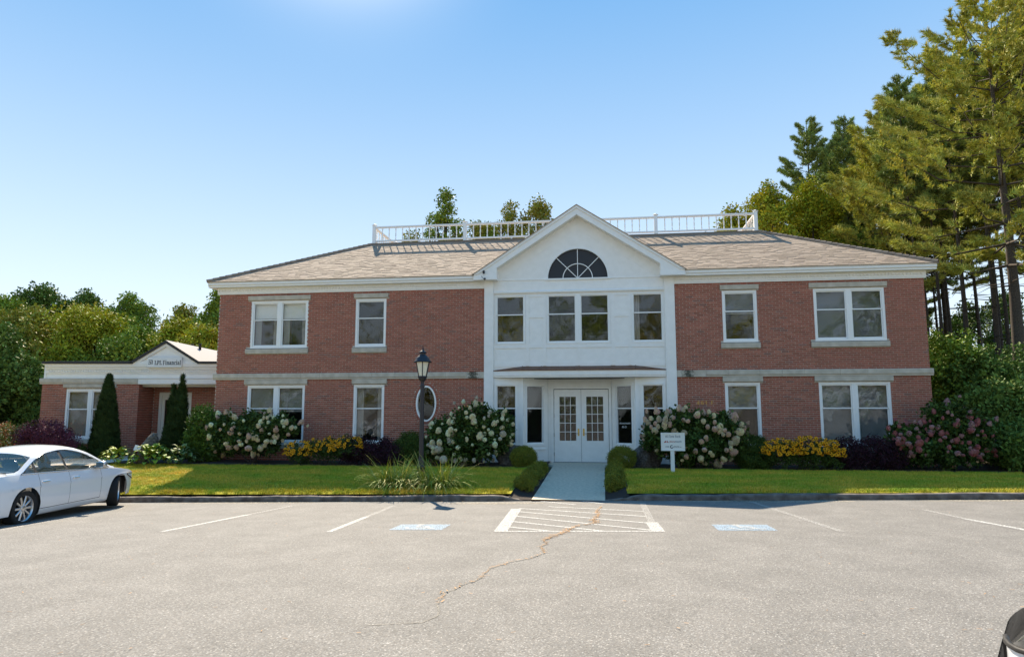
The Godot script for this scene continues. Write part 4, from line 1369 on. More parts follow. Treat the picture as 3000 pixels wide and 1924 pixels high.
func daisy() -> ArrayMesh:   # a black-eyed coneflower
	var b := MB.new()
	for k in 12:
		var a := TAU * k / 12.0 + rng.randf_range(-0.08, 0.08)
		var d := Vector3(cos(a), -0.12, sin(a)); var s := Vector3(-sin(a), 0, cos(a)) * 0.0075
		var c := vary(Color(0.78, 0.31, 0.01), 0.12)
		b.tri(d * 0.008 - s * 0.6, d * 0.024 + s, d * 0.024 - s, c); b.tri(d * 0.024 - s, d * 0.024 + s, d * 0.042, c)
	b.lathe([Vector2(0.011, -0.003), Vector2(0.010, 0.007), Vector2(0.0, 0.013)], 7, Vector3.ZERO, Color(0.03, 0.015, 0.01))
	return b.mesh()

func coneflowers(label: String, at: Vector3, lobes: Array, clump: ArrayMesh, cnt: int, flowers: int) -> void:
	var t := shrub("coneflower_patch", label, "flowers", at, lobes, clump, cnt, {"group": "yellow flower patches along the wall", "inner": 0.1})
	var kinds := [daisy(), daisy(), daisy()]
	var left := flowers
	while left > 0:
		var l = lobes[rng.randi() % lobes.size()]
		var d := rdir()
		d.y = absf(d.y) * (1.0 if rng.randf() < 0.75 else 0.3)
		if d.z < -0.2: d.z = -d.z
		var p: Vector3 = l[0] + d.normalized() * l[1] * rng.randf_range(0.95, 1.12)
		if p.y < 0.2: continue
		left -= 1
		var u := (Vector3(0, 0.75, 0.7) + rdir() * 0.5).normalized()
		var x := u.cross(Vector3(1, 0.1, 0)).normalized()
		put(t, "flower", kinds[rng.randi() % 3], M.petal, Transform3D(Basis(x, u, x.cross(u)).scaled(Vector3.ONE * rng.randf_range(1.1, 1.7)), p))

func arching_blades(n_: int, len0: float, len1: float, spread: float, cols: Array) -> MB:
	var b := MB.new()
	for k in n_:
		var a := rng.randf() * TAU
		var d := Vector3(cos(a), 0, sin(a))
		var o := d * rng.randf_range(0.0, 0.16) + Vector3(rng.randf_range(-0.2, 0.2), -0.03, rng.randf_range(-0.12, 0.12)) * spread
		var l := rng.randf_range(len0, len1)
		var tilt := rng.randf_range(0.10, 0.85)
		var w := rng.randf_range(0.006, 0.013)
		var s := Vector3(-d.z, 0, d.x)
		var c := vary(cols[rng.randi() % cols.size()], 0.25)
		var p := o
		var ang := PI * 0.5 - tilt * 0.6
		var prev := p
		var pw := w
		for j in 6:
			var f := (j + 1) / 6.0
			ang -= tilt * 0.50 + 0.07
			var np := prev + (d * cos(ang) + Vector3(0, sin(ang), 0)) * l / 6.0
			var nw := w * (1.0 - f * f)
			b.quad(prev - s * pw, prev + s * pw, np + s * nw, np - s * nw, c)
			prev = np; pw = nw
	return b

func hosta_leaf(c0: Color, c1: Color) -> ArrayMesh:   # a broad ribbed leaf that arches over, along +z
	var b := MB.new()
	var rows := []; var cols := []
	for j in 8:
		var f := j / 7.0
		var w := 0.095 * sin(PI * pow(f, 0.75)) + 0.002
		var y := 0.10 * sin(f * PI * 0.75) - 0.08 * f * f
		var r := []; var cc := []
		for k in 5:
			var u := (k - 2) / 2.0
			r.append(Vector3(u * w, y + absf(u) * 0.02 - u * u * 0.006, 0.26 * f))
			cc.append(c1 if k == 0 or k == 4 else c0)
		rows.append(r); cols.append(cc)
	b.grid(rows, Color.WHITE, true, cols)
	return b.mesh()

func hosta(label: String, at: Vector3, r: float, h: float, n_: int, c0: Color, c1: Color) -> void:
	var t := thing("hosta_plant", label, "plant", "leafy hostas by the wing", at)
	var kinds := [hosta_leaf(c0, c1), hosta_leaf(vary(c0, 0.2), c1), hosta_leaf(vary(c0, 0.2), vary(c1, 0.2))]
	for k in n_:
		var f := sqrt((k + 0.5) / n_)
		var a := k * 2.4 + rng.randf_range(-0.3, 0.3)
		var y := h * (1.0 - f * f) * rng.randf_range(0.75, 1.05) + 0.06
		var p := Vector3(cos(a) * r * f * 0.8, y, sin(a) * r * f * 0.8)
		var q := Basis(Vector3.UP, PI * 0.5 - a) * Basis(Vector3.RIGHT, lerpf(-0.7, 0.25, f) + rng.randf_range(-0.2, 0.2))
		put(t, "leaf", kinds[k % 3], M.leaf, Transform3D(q.scaled(Vector3.ONE * rng.randf_range(0.75, 1.15)), p))
	var st := MB.new()
	for k in 10:
		var a := k * 0.63
		st.tube([Vector3(0, -0.05, 0), Vector3(cos(a) * r * 0.35, h * 0.6, sin(a) * r * 0.35)], [0.008, 0.005], 4, c0)
	part(t, "stalks", st, M.leaf)

func boulder(called: String, label: String, at: Vector3, size: Vector3, seed_: int, turn := Vector3.ZERO, group := "") -> Node3D:
	var t := thing(called, label, "boulder", group, at)
	var f := FastNoiseLite.new()
	f.seed = seed_; f.frequency = 0.8; f.fractal_octaves = 4
	var b := MB.new()
	var rows := []
	for a in 21:
		var r := []
		for c in 29:
			var th := PI * a / 20.0; var ph := TAU * c / 28.0
			var d := Vector3(sin(th) * cos(ph), cos(th), sin(th) * sin(ph))
			var m := 1.0 / pow(pow(absf(d.x), 3.0) + pow(absf(d.y), 3.0) + pow(absf(d.z), 3.0), 1.0 / 3.0)
			var q := d * lerpf(1.0, m, 0.6) * (1.0 + 0.32 * f.get_noise_3dv(d * 1.6))
			r.append(Basis.from_euler(turn) * (q * size))
		rows.append(r)
	b.grid(rows)
	part(t, "rock", b, M.rock)
	return t

# ---------------------------------------------------------------- sedan (forward -z, right +x, wheels on y = 0)
func curve(tab: Array, z: float) -> float:   # tab: [z, value] with z falling; smooth between
	if z >= tab[0][0]: return tab[0][1]
	for k in tab.size() - 1:
		if z >= tab[k + 1][0]:
			var t: float = (tab[k][0] - z) / (tab[k][0] - tab[k + 1][0])
			var p0: float = tab[maxi(k - 1, 0)][1]; var p3: float = tab[mini(k + 2, tab.size() - 1)][1]
			return cubic_interpolate(tab[k][1], tab[k + 1][1], p0, p3, t) * 0.6 + lerpf(tab[k][1], tab[k + 1][1], t) * 0.4
	return tab[tab.size() - 1][1]

const EDGE := [[2.46, 0.90], [2.2, 0.955], [1.8, 0.965], [1.2, 0.955], [0.4, 0.935], [-0.4, 0.915], [-1.0, 0.895], [-1.6, 0.84], [-2.0, 0.785], [-2.3, 0.705], [-2.465, 0.60]]
const DLO := [[1.46, 0.975], [1.25, 1.075], [0.95, 1.215], [0.6, 1.305], [0.2, 1.345], [-0.1, 1.345], [-0.4, 1.285], [-0.7, 1.165], [-0.95, 1.035], [-1.16, 0.905]]
const MIDTOP := [[1.78, 1.005], [1.5, 1.10], [0.95, 1.365], [0.5, 1.44], [0.1, 1.458], [-0.3, 1.435], [-0.55, 1.375], [-0.9, 1.19], [-1.32, 0.95]]

func car_w(z: float, y: float) -> float:   # half width of the body side
	var w := 0.935
	if z > 1.75: w -= pow(z - 1.75, 2) * 0.30
	if z < -1.45: w -= pow(-z - 1.45, 2) * 0.24
	if z < -2.25: w -= pow(-z - 2.25, 2) * 4.5
	if y < 0.5: w -= pow((0.5 - y) / 0.32, 2) * 0.055
	if y > 0.70: w -= pow((y - 0.70) / 0.24, 1.5) * 0.07
	if y > 0.685 and y < 0.74: w += 0.006
	return w

func car_g(y: float) -> float:             # half width of the glasshouse
	return 0.872 - (y - 0.93) * 0.56 - maxf(0.0, y - 1.25) * 0.5

func car_bottom(z: float, inset: float) -> float:
	for za in [-1.545, 1.367]:
		var d := absf(z - za)
		if d < 0.385:
			return 0.335 + sqrt(0.385 * 0.385 - d * d)
	return inset

func side_strip(m: MB, z0: float, z1: float, low: float, s: float) -> void:
	var zs := []
	var n_ := maxi(2, int(ceil(absf(z0 - z1) / 0.035)))
	for k in n_ + 1: zs.append(lerpf(z0, z1, k / float(n_)))
	for za in [-1.545, 1.367]:
		for q in [za - 0.3851, za + 0.3851, za - 0.3849, za + 0.3849]:
			if q < z0 and q > z1: zs.append(q)
	zs.sort(); zs.reverse()
	var rows := []
	for z in zs:
		var b := car_bottom(z, low); var t := curve(EDGE, z)
		var r := []
		for k in 15:
			var y := lerpf(b, t, k / 14.0)
			r.append(Vector3(s * car_w(z, y), y, z))
		rows.append(r)
	m.grid(rows, Color.WHITE, s < 0)

func sedan(label: String, paint: Material, at: Vector3, turn: float, steer: float, sc: float) -> Node3D:
	var car := thing("parked_car", label, "car", "", at, turn)
	car.scale = Vector3.ONE * sc
	var body := MB.new()
	for s in [-1.0, 1.0]:
		side_strip(body, 2.46, 1.035, 0.24, s)
		side_strip(body, -0.862, -2.465, 0.22, s)
		# sills and the painted frame over the side glass
		var rows := []
		for k in 21:
			var z := lerpf(0.98, -1.16, k / 20.0)
			rows.append([Vector3(s * 0.84, 0.16, z), Vector3(s * car_w(z, 0.20), 0.19, z), Vector3(s * car_w(z, 0.275), 0.275, z)])
		body.grid(rows, Color.WHITE, s < 0)
		rows = []
		for k in 61:
			var z := lerpf(1.80, -1.34, k / 60.0)
			var e := curve(EDGE, z)
			var lo := maxf(curve(DLO, z), e) if z < 1.46 and z > -1.16 else e
			var hi := maxf(lo + 0.045, minf(curve(MIDTOP, z) - 0.055, lo + 0.075))
			var r := []
			for j in 4:
				var y := lerpf(lo, hi, j / 3.0)
				r.append(Vector3(s * (car_g(y) - 0.012 * j * j / 9.0), y, z))
			rows.append(r)
		body.grid(rows, Color.WHITE, s < 0)
	# bonnet and boot lid
	for rng_ in [[-1.15, -2.465], [2.46, 1.62]]:
		var rows := []
		for k in 25:
			var z := lerpf(rng_[0], rng_[1], k / 24.0)
			var e := curve(EDGE, z)
			var w := car_w(z, e)
			var r := []
			for j in 13:
				var u := (j - 6) / 6.0
				r.append(Vector3(w * u, e + 0.062 * (1.0 - pow(absf(u), 2.6)), z))
			rows.append(r)
		body.grid(rows, Color.WHITE, true)
	# ends
	for q in [[-2.465, true], [2.46, false]]:
		var rows := []
		for k in 9:
			var y := lerpf(0.22, curve(EDGE, q[0]) + 0.06, k / 8.0)
			var bulge := 0.05 * sin(PI * k / 8.0)
			var r := []
			for j in 13:
				var u := (j - 6) / 6.0
				r.append(Vector3(car_w(q[0], minf(y, 0.6)) * u, y, q[0] + (-1.0 if q[1] else 1.0) * (bulge + 0.10 * (1.0 - u * u))))
			rows.append(r)
		body.grid(rows, Color.WHITE, q[1])
	# roof
	var cap := func(m: MB, za: float, zb: float, share: float):
		var rows := []
		for k in 19:
			var z := lerpf(za, zb, k / 18.0)
			var e := curve(EDGE, z)
			var lo := maxf(curve(DLO, z), e) if z < 1.46 and z > -1.16 else e
			var hi := maxf(lo + 0.045, minf(curve(MIDTOP, z) - 0.055, lo + 0.075))
			var w := car_g(hi) - 0.012
			var c := maxf(curve(MIDTOP, z), hi + 0.01)
			var r := []
			for j in 13:
				var u := (j - 6) / 6.0 * share
				r.append(Vector3(w * u, lerpf(hi, c, 1.0 - pow(absf(u), 2.4)) + (0.004 if share < 1.0 else 0.0), z))
			rows.append(r)
		m.grid(rows, Color.WHITE, true)
	cap.call(body, 1.02, -0.50, 1.0)
	part(car, "body", body, paint)
	var rear := MB.new(); cap.call(rear, 1.72, 1.03, 0.985)
	part(car, "rear_window", rear, M.car_glass)
	var wind := MB.new(); cap.call(wind, -0.51, -1.30, 0.985)
	part(car, "windscreen", wind, M.car_glass)
	# doors, each with its glass and handle
	for s in [-1.0, 1.0]:
		for d in [[1.026, 0.166, 1.02, 0.20], [0.158, -0.853, 0.12, -1.12]]:
			var door := MB.new()
			side_strip(door, d[0], d[1], 0.285, s)
			var dn := part(car, "door", door, paint)
			var gl := MB.new()
			var rows := []
			for k in 21:
				var z := lerpf(d[2], d[3], k / 20.0)
				var lo := curve(EDGE, z) + 0.012
				var hi := maxf(curve(DLO, z) - 0.012, lo + 0.001)
				rows.append([Vector3(s * (car_g(lo) - 0.01), lo, z), Vector3(s * (car_g((lo + hi) * 0.5) - 0.008), (lo + hi) * 0.5, z), Vector3(s * (car_g(hi) - 0.01), hi, z)])
			gl.grid(rows, Color.WHITE, s < 0)
			part(dn, "window", gl, M.car_glass)
			var hz: float = lerpf(d[0], d[1], 0.17)
			var hd := MB.new()
			hd.cbox(Vector3(s * (car_w(hz, 0.80) + 0.022), 0.79, hz), Vector3(0.03, 0.032, 0.21), 0.012)
			part(dn, "handle", hd, M.chrome)
		var qg := MB.new()
		var rows2 := []
		for k in 11:
			var z := lerpf(1.42, 1.09, k / 10.0)
			var lo := curve(EDGE, z) + 0.012
			var hi := maxf(curve(DLO, z) - 0.012, lo + 0.001)
			rows2.append([Vector3(s * (car_g(lo) - 0.01), lo, z), Vector3(s * (car_g(hi) - 0.01), hi, z)])
		qg.grid(rows2, Color.WHITE, s < 0)
		part(car, "quarter_window", qg, M.car_glass)
		var bp := MB.new()
		for q in [[1.09, 1.02], [0.20, 0.12]]:
			var rows := []
			for k in 3:
				var z := lerpf(q[0], q[1], k / 2.0)
				var lo := curve(EDGE, z); var hi := curve(DLO, z)
				rows.append([Vector3(s * (car_g(lo) - 0.006), lo, z), Vector3(s * (car_g(hi) - 0.006), hi, z)])
			bp.grid(rows, Color.WHITE, s < 0)
		part(car, "pillar", bp, M.dark)
		var tr := MB.new()
		var pa := []; var ra := []
		for k in 41:
			var z := lerpf(1.46, -1.16, k / 40.0)
			pa.append(Vector3(s * (car_g(curve(DLO, z)) + 0.002), maxf(curve(DLO, z), curve(EDGE, z)), z)); ra.append(0.010)
		tr.tube(pa, ra, 5)
		pa = []; ra = []
		for k in 21:
			var z := lerpf(1.46, -1.10, k / 20.0)
			pa.append(Vector3(s * (car_g(curve(EDGE, z)) + 0.002), curve(EDGE, z) + 0.004, z)); ra.append(0.012)
		tr.tube(pa, ra, 5)
		part(car, "chrome_trim", tr, M.chrome)
		var mi := MB.new()
		mi.lathe([Vector2(0.02, -0.085), Vector2(0.075, -0.075), Vector2(0.10, -0.02), Vector2(0.098, 0.04), Vector2(0.07, 0.085), Vector2(0.0, 0.095)], 14)
		mi.move(0, Transform3D(Basis(Vector3(1.15, 0, 0), Vector3(0, 0.85, 0), Vector3(0, 0, 0.62)), Vector3(s * 1.0, 0.99, -0.72)))
		mi.tube([Vector3(s * 0.84, 0.93, -0.74), Vector3(s * 0.97, 0.945, -0.72)], [0.035, 0.028], 6)
		var mn := part(car, "door_mirror", mi, M.alloy)
		var mg := MB.new()
		mg.cbox(Vector3(s * 1.0, 0.99, -0.655), Vector3(0.17, 0.11, 0.012), 0.004)
		part(mn, "mirror_glass", mg, M.chrome)
		# headlight and tail light
		var hl := MB.new(); var bz := MB.new()
		var rows3 := []; var rim := []; var rim2 := []
		for k in 13:
			var f := k / 12.0
			var z := lerpf(-2.455, -1.86, f)
			var mid := lerpf(0.575, 0.705, pow(f, 0.8)); var hh := 0.075 * pow(1.0 - f, 0.55) + 0.004
			var r := []
			for j in 5:
				var y := mid + lerpf(-hh, hh * 0.8, j / 4.0)
				r.append(Vector3(s * (car_w(z, y) + 0.006), y, z))
			rows3.append(r); rim.append(r[0]); rim2.append(r[4])
		hl.grid(rows3, Color.WHITE, s < 0)
		rim2.reverse()
		var loop := rim + rim2
		loop.append(rim[0])
		var rr := []
		for k in loop.size(): rr.append(0.011)
		bz.tube(loop, rr, 5)
		var hn := part(car, "headlight", hl, M.lens)
		part(hn, "bezel", bz, M.dark)
	# wheels
	for q in [[-1.545, -1.0], [-1.545, 1.0], [1.367, -1.0], [1.367, 1.0]]:
		var wh := holder(car, "wheel")
		wh.position = Vector3(q[1] * 0.80, 0.335, q[0])
		wh.rotation.y = (steer if q[0] < 0 else 0.0)
		var ty := MB.new()
		ty.lathe([Vector2(0.235, -0.10), Vector2(0.29, -0.116), Vector2(0.322, -0.105), Vector2(0.335, -0.08), Vector2(0.335, 0.08), Vector2(0.322, 0.105), Vector2(0.29, 0.116), Vector2(0.235, 0.10)], 36)
		var turn_ := Transform3D(Basis(Vector3(0, 0, 1), Vector3(q[1], 0, 0), Vector3(0, q[1], 0)), Vector3.ZERO)
		ty.move(0, turn_)
		part(wh, "tyre", ty, M.rubber)
		var ri := MB.new()
		ri.lathe([Vector2(0.205, -0.08), Vector2(0.215, 0.06), Vector2(0.24, 0.098), Vector2(0.246, 0.094), Vector2(0.24, 0.088)], 36)
		ri.lathe([Vector2(0.05, 0.06), Vector2(0.058, 0.075), Vector2(0.045, 0.085), Vector2(0.0, 0.088)], 14)
		for k in 10:
			var a := TAU * k / 10.0
			var k0 := ri.v.size()
			ri.cbox(Vector3(0.135, 0.062, 0), Vector3(0.19, 0.03, 0.042), 0.008)
			ri.move(k0, Transform3D(Basis(Vector3.UP, a), Vector3.ZERO))
		ri.move(0, turn_)
		part(wh, "rim", ri, M.alloy)
		var br := MB.new()
		br.lathe([Vector2(0.20, -0.02), Vector2(0.20, 0.01), Vector2(0.0, 0.012)], 20)
		br.move(0, turn_)
		part(wh, "brake_disc", br, M.dark)
	# floor, arches and cabin
	var fl := MB.new()
	fl.box(-0.80, 0.17, -1.15, 0.80, 0.30, 0.97); fl.box(-0.60, 0.22, -2.3, 0.60, 0.62, -1.15); fl.box(-0.60, 0.22, 0.97, 0.60, 0.80, 2.3)
	fl.box(-0.80, 0.45, -1.3, 0.80, 0.86, -0.95)
	for s in [-1.0, 1.0]:
		fl.box(minf(s * 0.80, s * 0.86), 0.3, -0.86, maxf(s * 0.80, s * 0.86), 0.90, 1.04)
	part(car, "underbody", fl, M.seat)
	for q in [[-0.38, 0.05], [0.38, 0.05], [-0.38, 0.95], [0.38, 0.95]]:
		var st := MB.new()
		st.cbox(Vector3(q[0], 0.42, q[1] - 0.2), Vector3(0.5, 0.22, 0.5), 0.06)
		st.cbox(Vector3(q[0], 0.72, q[1] + 0.12), Vector3(0.48, 0.55, 0.16), 0.06)
		st.cbox(Vector3(q[0], 1.08, q[1] + 0.16), Vector3(0.26, 0.17, 0.10), 0.04)
		part(car, "seat", st, M.seat)
	return car

# ---------------------------------------------------------------- ground, lot and what is painted on it
func sheet(x0: float, x1: float, z0: float, z1: float, dx: float, dz: float, f: Callable) -> MB:
	var b := MB.new()
	var rows := []
	var nz := maxi(1, int(ceil((z1 - z0) / dz))); var nx := maxi(1, int(ceil((x1 - x0) / dx)))
	for a in nz + 1:
		var z := lerpf(z0, z1, a / float(nz))
		var r := []
		for c in nx + 1:
			var x := lerpf(x0, x1, c / float(nx))
			r.append(Vector3(x, f.call(x, z), z))
		rows.append(r)
	b.grid(rows, Color.WHITE, true)
	return b

func mark(lotn: Node, called: String, pts: Array, m: Material, lift := 0.004) -> void:   # a painted polygon on the lot, given as [x, z]
	var b := MB.new()
	var p := PackedVector2Array()
	for q in pts: p.append(Vector2(q[0], q[1]))
	var t := Geometry2D.triangulate_polygon(p)
	for k in range(0, t.size(), 3):
		var a := p[t[k]]; var c := p[t[k + 1]]; var d := p[t[k + 2]]
		if (c - a).cross(d - a) > 0:
			var s := c
			c = d; d = s
		b.tri(Vector3(a.x, lot(a.x, a.y) + lift, a.y), Vector3(c.x, lot(c.x, c.y) + lift, c.y), Vector3(d.x, lot(d.x, d.y) + lift, d.y))
	part(lotn, called, b, m)

func stripe(lotn: Node, called: String, a: Vector2, b: Vector2, w: float, m: Material, lift := 0.004) -> void:
	var n_ := maxi(1, int(a.distance_to(b) / 0.5))
	var d := (b - a).normalized()
	var s := Vector2(-d.y, d.x) * w * 0.5
	var o := MB.new()
	for k in n_:
		var p := a.lerp(b, k / float(n_)); var q := a.lerp(b, (k + 1) / float(n_))
		var v := []
		for e in [p - s, p + s, q + s, q - s]: v.append(Vector3(e.x, lot(e.x, e.y) + lift, e.y))
		if (v[1] - v[0]).cross(v[2] - v[0]).y > 0: o.quad(v[0], v[1], v[2], v[3])
		else: o.quad(v[3], v[2], v[1], v[0])
	part(lotn, called, o, m)

func wheelchair_mark(lotn: Node, cx: float, cz: float) -> void:
	mark(lotn, "accessible_square", [[cx - 0.41, cz - 0.34], [cx + 0.41, cz - 0.34], [cx + 0.41, cz + 0.34], [cx - 0.41, cz + 0.34]], M.paint_blue, 0.004)
	var k := holder(lotn, "wheelchair_symbol")
	var arc := []
	for j in 13:
		var a := lerpf(-0.9, 3.3, j / 12.0)
		arc.append(Vector2(cx - 0.03 + cos(a) * 0.17, cz + 0.08 + sin(a) * 0.17))
	for j in 12: stripe(k, "stroke", arc[j], arc[j + 1], 0.05, M.paint, 0.008)
	for q in [[-0.06, -0.16, -0.04, 0.06], [-0.04, 0.06, 0.13, 0.07], [0.13, 0.07, 0.20, 0.22], [0.20, 0.22, 0.28, 0.20], [-0.05, -0.08, 0.10, -0.07]]:
		stripe(k, "stroke", Vector2(cx + q[0], cz + q[1]), Vector2(cx + q[2], cz + q[3]), 0.05, M.paint, 0.0085)
	var hd := []
	for j in 10: hd.append([cx - 0.06 + cos(TAU * j / 10.0) * 0.06, cz - 0.245 + sin(TAU * j / 10.0) * 0.06])
	mark(k, "head", hd, M.paint, 0.009)

func make_ground() -> void:
	ground_part("ground", sheet(-260, 260, -260, 7.0, 8.0, 3.0, func(x, z): return terrain(x, z) - (0.40 if z > 1.7 and absf(x) < 40.0 else 0.10) if z > -3.0 else -0.10 - 0.004 * (-3.0 - z)), M.soil)
	var lotn := ground_part("parking_lot", sheet(-90, 90, 6.98, 110, 3.0, 3.0, func(x, z): return lot(x, z)), M.asphalt)
	# stall lines, the hatched aisle, the two blue squares
	for q in [[-8.97, 12.10, -9.53, 8.35, "paint_worn"], [-6.04, 12.15, -5.92, 9.75, "paint"], [-5.92, 9.75, -5.86, 8.0, "paint_worn"], [-3.33, 12.12, -3.45, 10.1, "paint"], [-3.45, 10.1, -3.58, 8.1, "paint_worn"], [4.09, 11.95, 3.80, 7.35, "paint_worn"], [6.60, 12.0, 6.43, 10.45, "paint"], [6.43, 10.45, 6.42, 9.0, "paint_worn"], [9.2, 12.0, 9.05, 8.4, "paint_worn"]]:
		stripe(lotn, "stall_line", Vector2(q[0], q[1]), Vector2(q[2], q[3]), 0.10, M[q[4]])
	stripe(lotn, "aisle_edge", Vector2(-0.72, 12.05), Vector2(-0.90, 8.75), 0.20, M.paint)
	stripe(lotn, "aisle_edge", Vector2(1.57, 12.02), Vector2(1.55, 10.9), 0.19, M.paint)
	stripe(lotn, "aisle_edge", Vector2(1.55, 10.9), Vector2(1.58, 7.6), 0.12, M.paint_worn)
	stripe(lotn, "aisle_edge", Vector2(-0.80, 12.03), Vector2(1.66, 11.97), 0.085, M.paint, 0.0045)
	for q in [[-0.57, 7.13, 0.211, 7.94], [0.33, 7.165, 0.78, 7.76], [-0.31, 8.32, 1.52, 9.25], [-0.86, 8.66, 1.52, 10.08], [-0.86, 9.22, 1.50, 11.03], [-0.82, 9.97, 1.48, 11.85], [-0.78, 10.75, 0.8, 11.98], [-0.76, 11.45, 0.0, 11.98]]:
		stripe(lotn, "aisle_hatch", Vector2(q[0], q[1]), Vector2(q[2], q[3]), 0.085, M.paint, 0.005)
	wheelchair_mark(lotn, -2.06, 11.55)
	wheelchair_mark(lotn, 2.84, 11.53)
	for q in [[4.6, 7.35, 1.3, 0.20], [-1.5, 7.55, 1.1, 0.22], [3.4, 7.25, 1.2, 0.14], [-7.5, 7.3, 2.0, 0.15], [9.0, 7.3, 2.0, 0.16], [-13.0, 7.35, 2.0, 0.2]]:   # sand washed up along the kerb
		var ring := []
		for j in 14: ring.append([q[0] + cos(TAU * j / 14.0) * q[2], q[1] + sin(TAU * j / 14.0) * q[3]])
		mark(lotn, "sand_drift", ring, M.sand, 0.003)
	# the crack and the dry needles caught in it
	var cr := [[0.757, 8.348], [0.666, 9.19], [0.695, 9.835], [0.617, 10.6], [0.675, 11.08], [0.393, 11.36], [0.292, 11.74], [0.236, 12.1], [0.072, 12.62], [-0.008, 12.92], [0.067, 13.2], [0.0, 13.465], [0.062, 13.71], [0.098, 13.95], [-0.032, 14.3], [-0.218, 14.556], [-0.389, 14.9], [-0.409, 15.18], [-0.397, 15.47], [-0.462, 15.66], [-0.522, 15.79], [-0.549, 16.0], [-0.629, 16.1], [-0.594, 16.2], [-0.588, 16.39], [-0.566, 16.57], [-0.505, 16.74], [-0.482, 16.91], [-0.542, 17.09], [-0.676, 17.13], [-0.95, 17.2]]
	var ck := MB.new()
	var bits := []; var bt := []
	for k in cr.size() - 1:
		var a := Vector2(cr[k][0], cr[k][1]); var b := Vector2(cr[k + 1][0], cr[k + 1][1])
		var n_ := maxi(2, int(a.distance_to(b) / 0.05))
		var wide: float = 0.012
		if b.y > 9.3 and b.y < 12.95: wide = 0.030
		elif b.y < 14.2: wide = 0.018
		if k == 3 or k == 6 or k == 7: wide = 0.045
		if b.y > 16.6: wide = 0.0
		for j in n_:
			var p := a.lerp(b, j / float(n_)) + Vector2(rng.randf_range(-0.012, 0.012), rng.randf_range(-0.012, 0.012)); var q := a.lerp(b, (j + 1) / float(n_))
			var s := Vector2(-(q - p).y, (q - p).x).normalized() * rng.randf_range(0.003, 0.006)
			var v := []
			for e in [p - s, q - s, q + s, p + s]: v.append(Vector3(e.x, lot(e.x, e.y) + 0.003, e.y))
			if (v[1] - v[0]).cross(v[2] - v[0]).y > 0: ck.quad(v[0], v[1], v[2], v[3])
			else: ck.quad(v[3], v[2], v[1], v[0])
			for t in int(wide * 150.0):
				var e := p + Vector2(rng.randfn(0, wide * 0.8), rng.randfn(0, wide * 0.8))
				bits.append(Transform3D(Basis(Vector3.UP, rng.randf() * TAU).scaled(Vector3.ONE * rng.randf_range(0.6, 1.5)), Vector3(e.x, lot(e.x, e.y) + rng.randf_range(0.006, 0.016), e.y)))
	part(lotn, "crack", ck, M.dark)
	for k in 2600:   # needles swept against the kerb
		var x := rng.randf_range(-22, 16)
		if x > -1.2 and x < 1.0: continue
		var z := KERB_Z + 0.02 + absf(rng.randfn(0, 0.035))
		bits.append(Transform3D(Basis(Vector3.UP, rng.randf() * TAU), Vector3(x, lot(x, z) + 0.008, z)))
	for k in 420:    # a few loose ones over the lot
		var x := rng.randf_range(-11, 12); var z := rng.randf_range(7.3, 19)
		bits.append(Transform3D(Basis(Vector3.UP, rng.randf() * TAU).scaled(Vector3.ONE * 0.8), Vector3(x, lot(x, z) + 0.008, z)))
	for k in bits.size(): bt.append(Color(1, 1, 1) * rng.randf_range(0.5, 1.3))
	var bit := MB.new()
	bit.quad(Vector3(-0.022, 0, 0.004), Vector3(0.022, 0.004, 0.004), Vector3(0.022, 0.004, -0.004), Vector3(-0.022, 0, -0.004), Color.WHITE)
	many(lotn, "needle_litter", bit.mesh(), M.litter, bits, bt).set_meta("kind", "stuff")
	# kerb, with its two ends run down to the ramp
	for s in 2:
		var b := MB.new()
		var rows := []
		var n_ := 90
		for k in n_ + 1:
			var x: float = lerpf(-60.0, -0.85, 1.0 - pow(1.0 - k / float(n_), 1.8)) if s == 0 else lerpf(0.80, 60.0, pow(k / float(n_), 1.8))
			var u := clampf((absf(x) - 0.8) / (0.75 if s == 0 else 0.9), 0.0, 1.0)
			var h := 0.118 * u * u * (3.0 - 2.0 * u) + 0.004 + 0.008 * sin(x * 1.7) * u + 0.006 * sin(x * 7.3 + 1.0) * u
			var y := lot(x, KERB_Z)
			var w := 0.008 * sin(x * 2.9 + 0.5)
			rows.append([Vector3(x, y - 0.1, KERB_Z + 0.025 + w), Vector3(x, y + h * 0.55, KERB_Z + 0.015 + w), Vector3(x, y + h * 0.88, KERB_Z + 0.0 + w), Vector3(x, y + h, KERB_Z - 0.045 + w), Vector3(x, y + h * 1.0, KERB_Z - 0.13), Vector3(x, y + h * 0.8, KERB_Z - 0.20), Vector3(x, y - 0.1, KERB_Z - 0.23)])
		b.grid(rows, Color.WHITE, true)
		ground_part("kerb", b, M.kerb) if s == 0 else ground_part("kerb_001", b, M.kerb)
	# lawns, beds, path
	var lf := func(x, z): return lawn(x, z) - 0.012
	ground_part("lawn", sheet(-60, -1.26, 1.75, KERB_Z - 0.16, 0.8, 0.25, lf), M.turf)
	ground_part("lawn_001", sheet(1.30, 60, 1.75, KERB_Z - 0.16, 0.8, 0.25, lf), M.turf)
	var bf := func(x, z): return 0.012 + 0.03 * sin(x * 2.1) * sin(z * 1.7) * clampf((z + 1.0) * 0.5, 0, 1)
	ground_part("planting_bed", sheet(-19.5, -0.95, -3.3, 1.95, 0.3, 0.2, bf), M.mulch)
	ground_part("planting_bed_001", sheet(1.0, 13.0, -0.2, 1.80, 0.3, 0.2, bf), M.mulch)
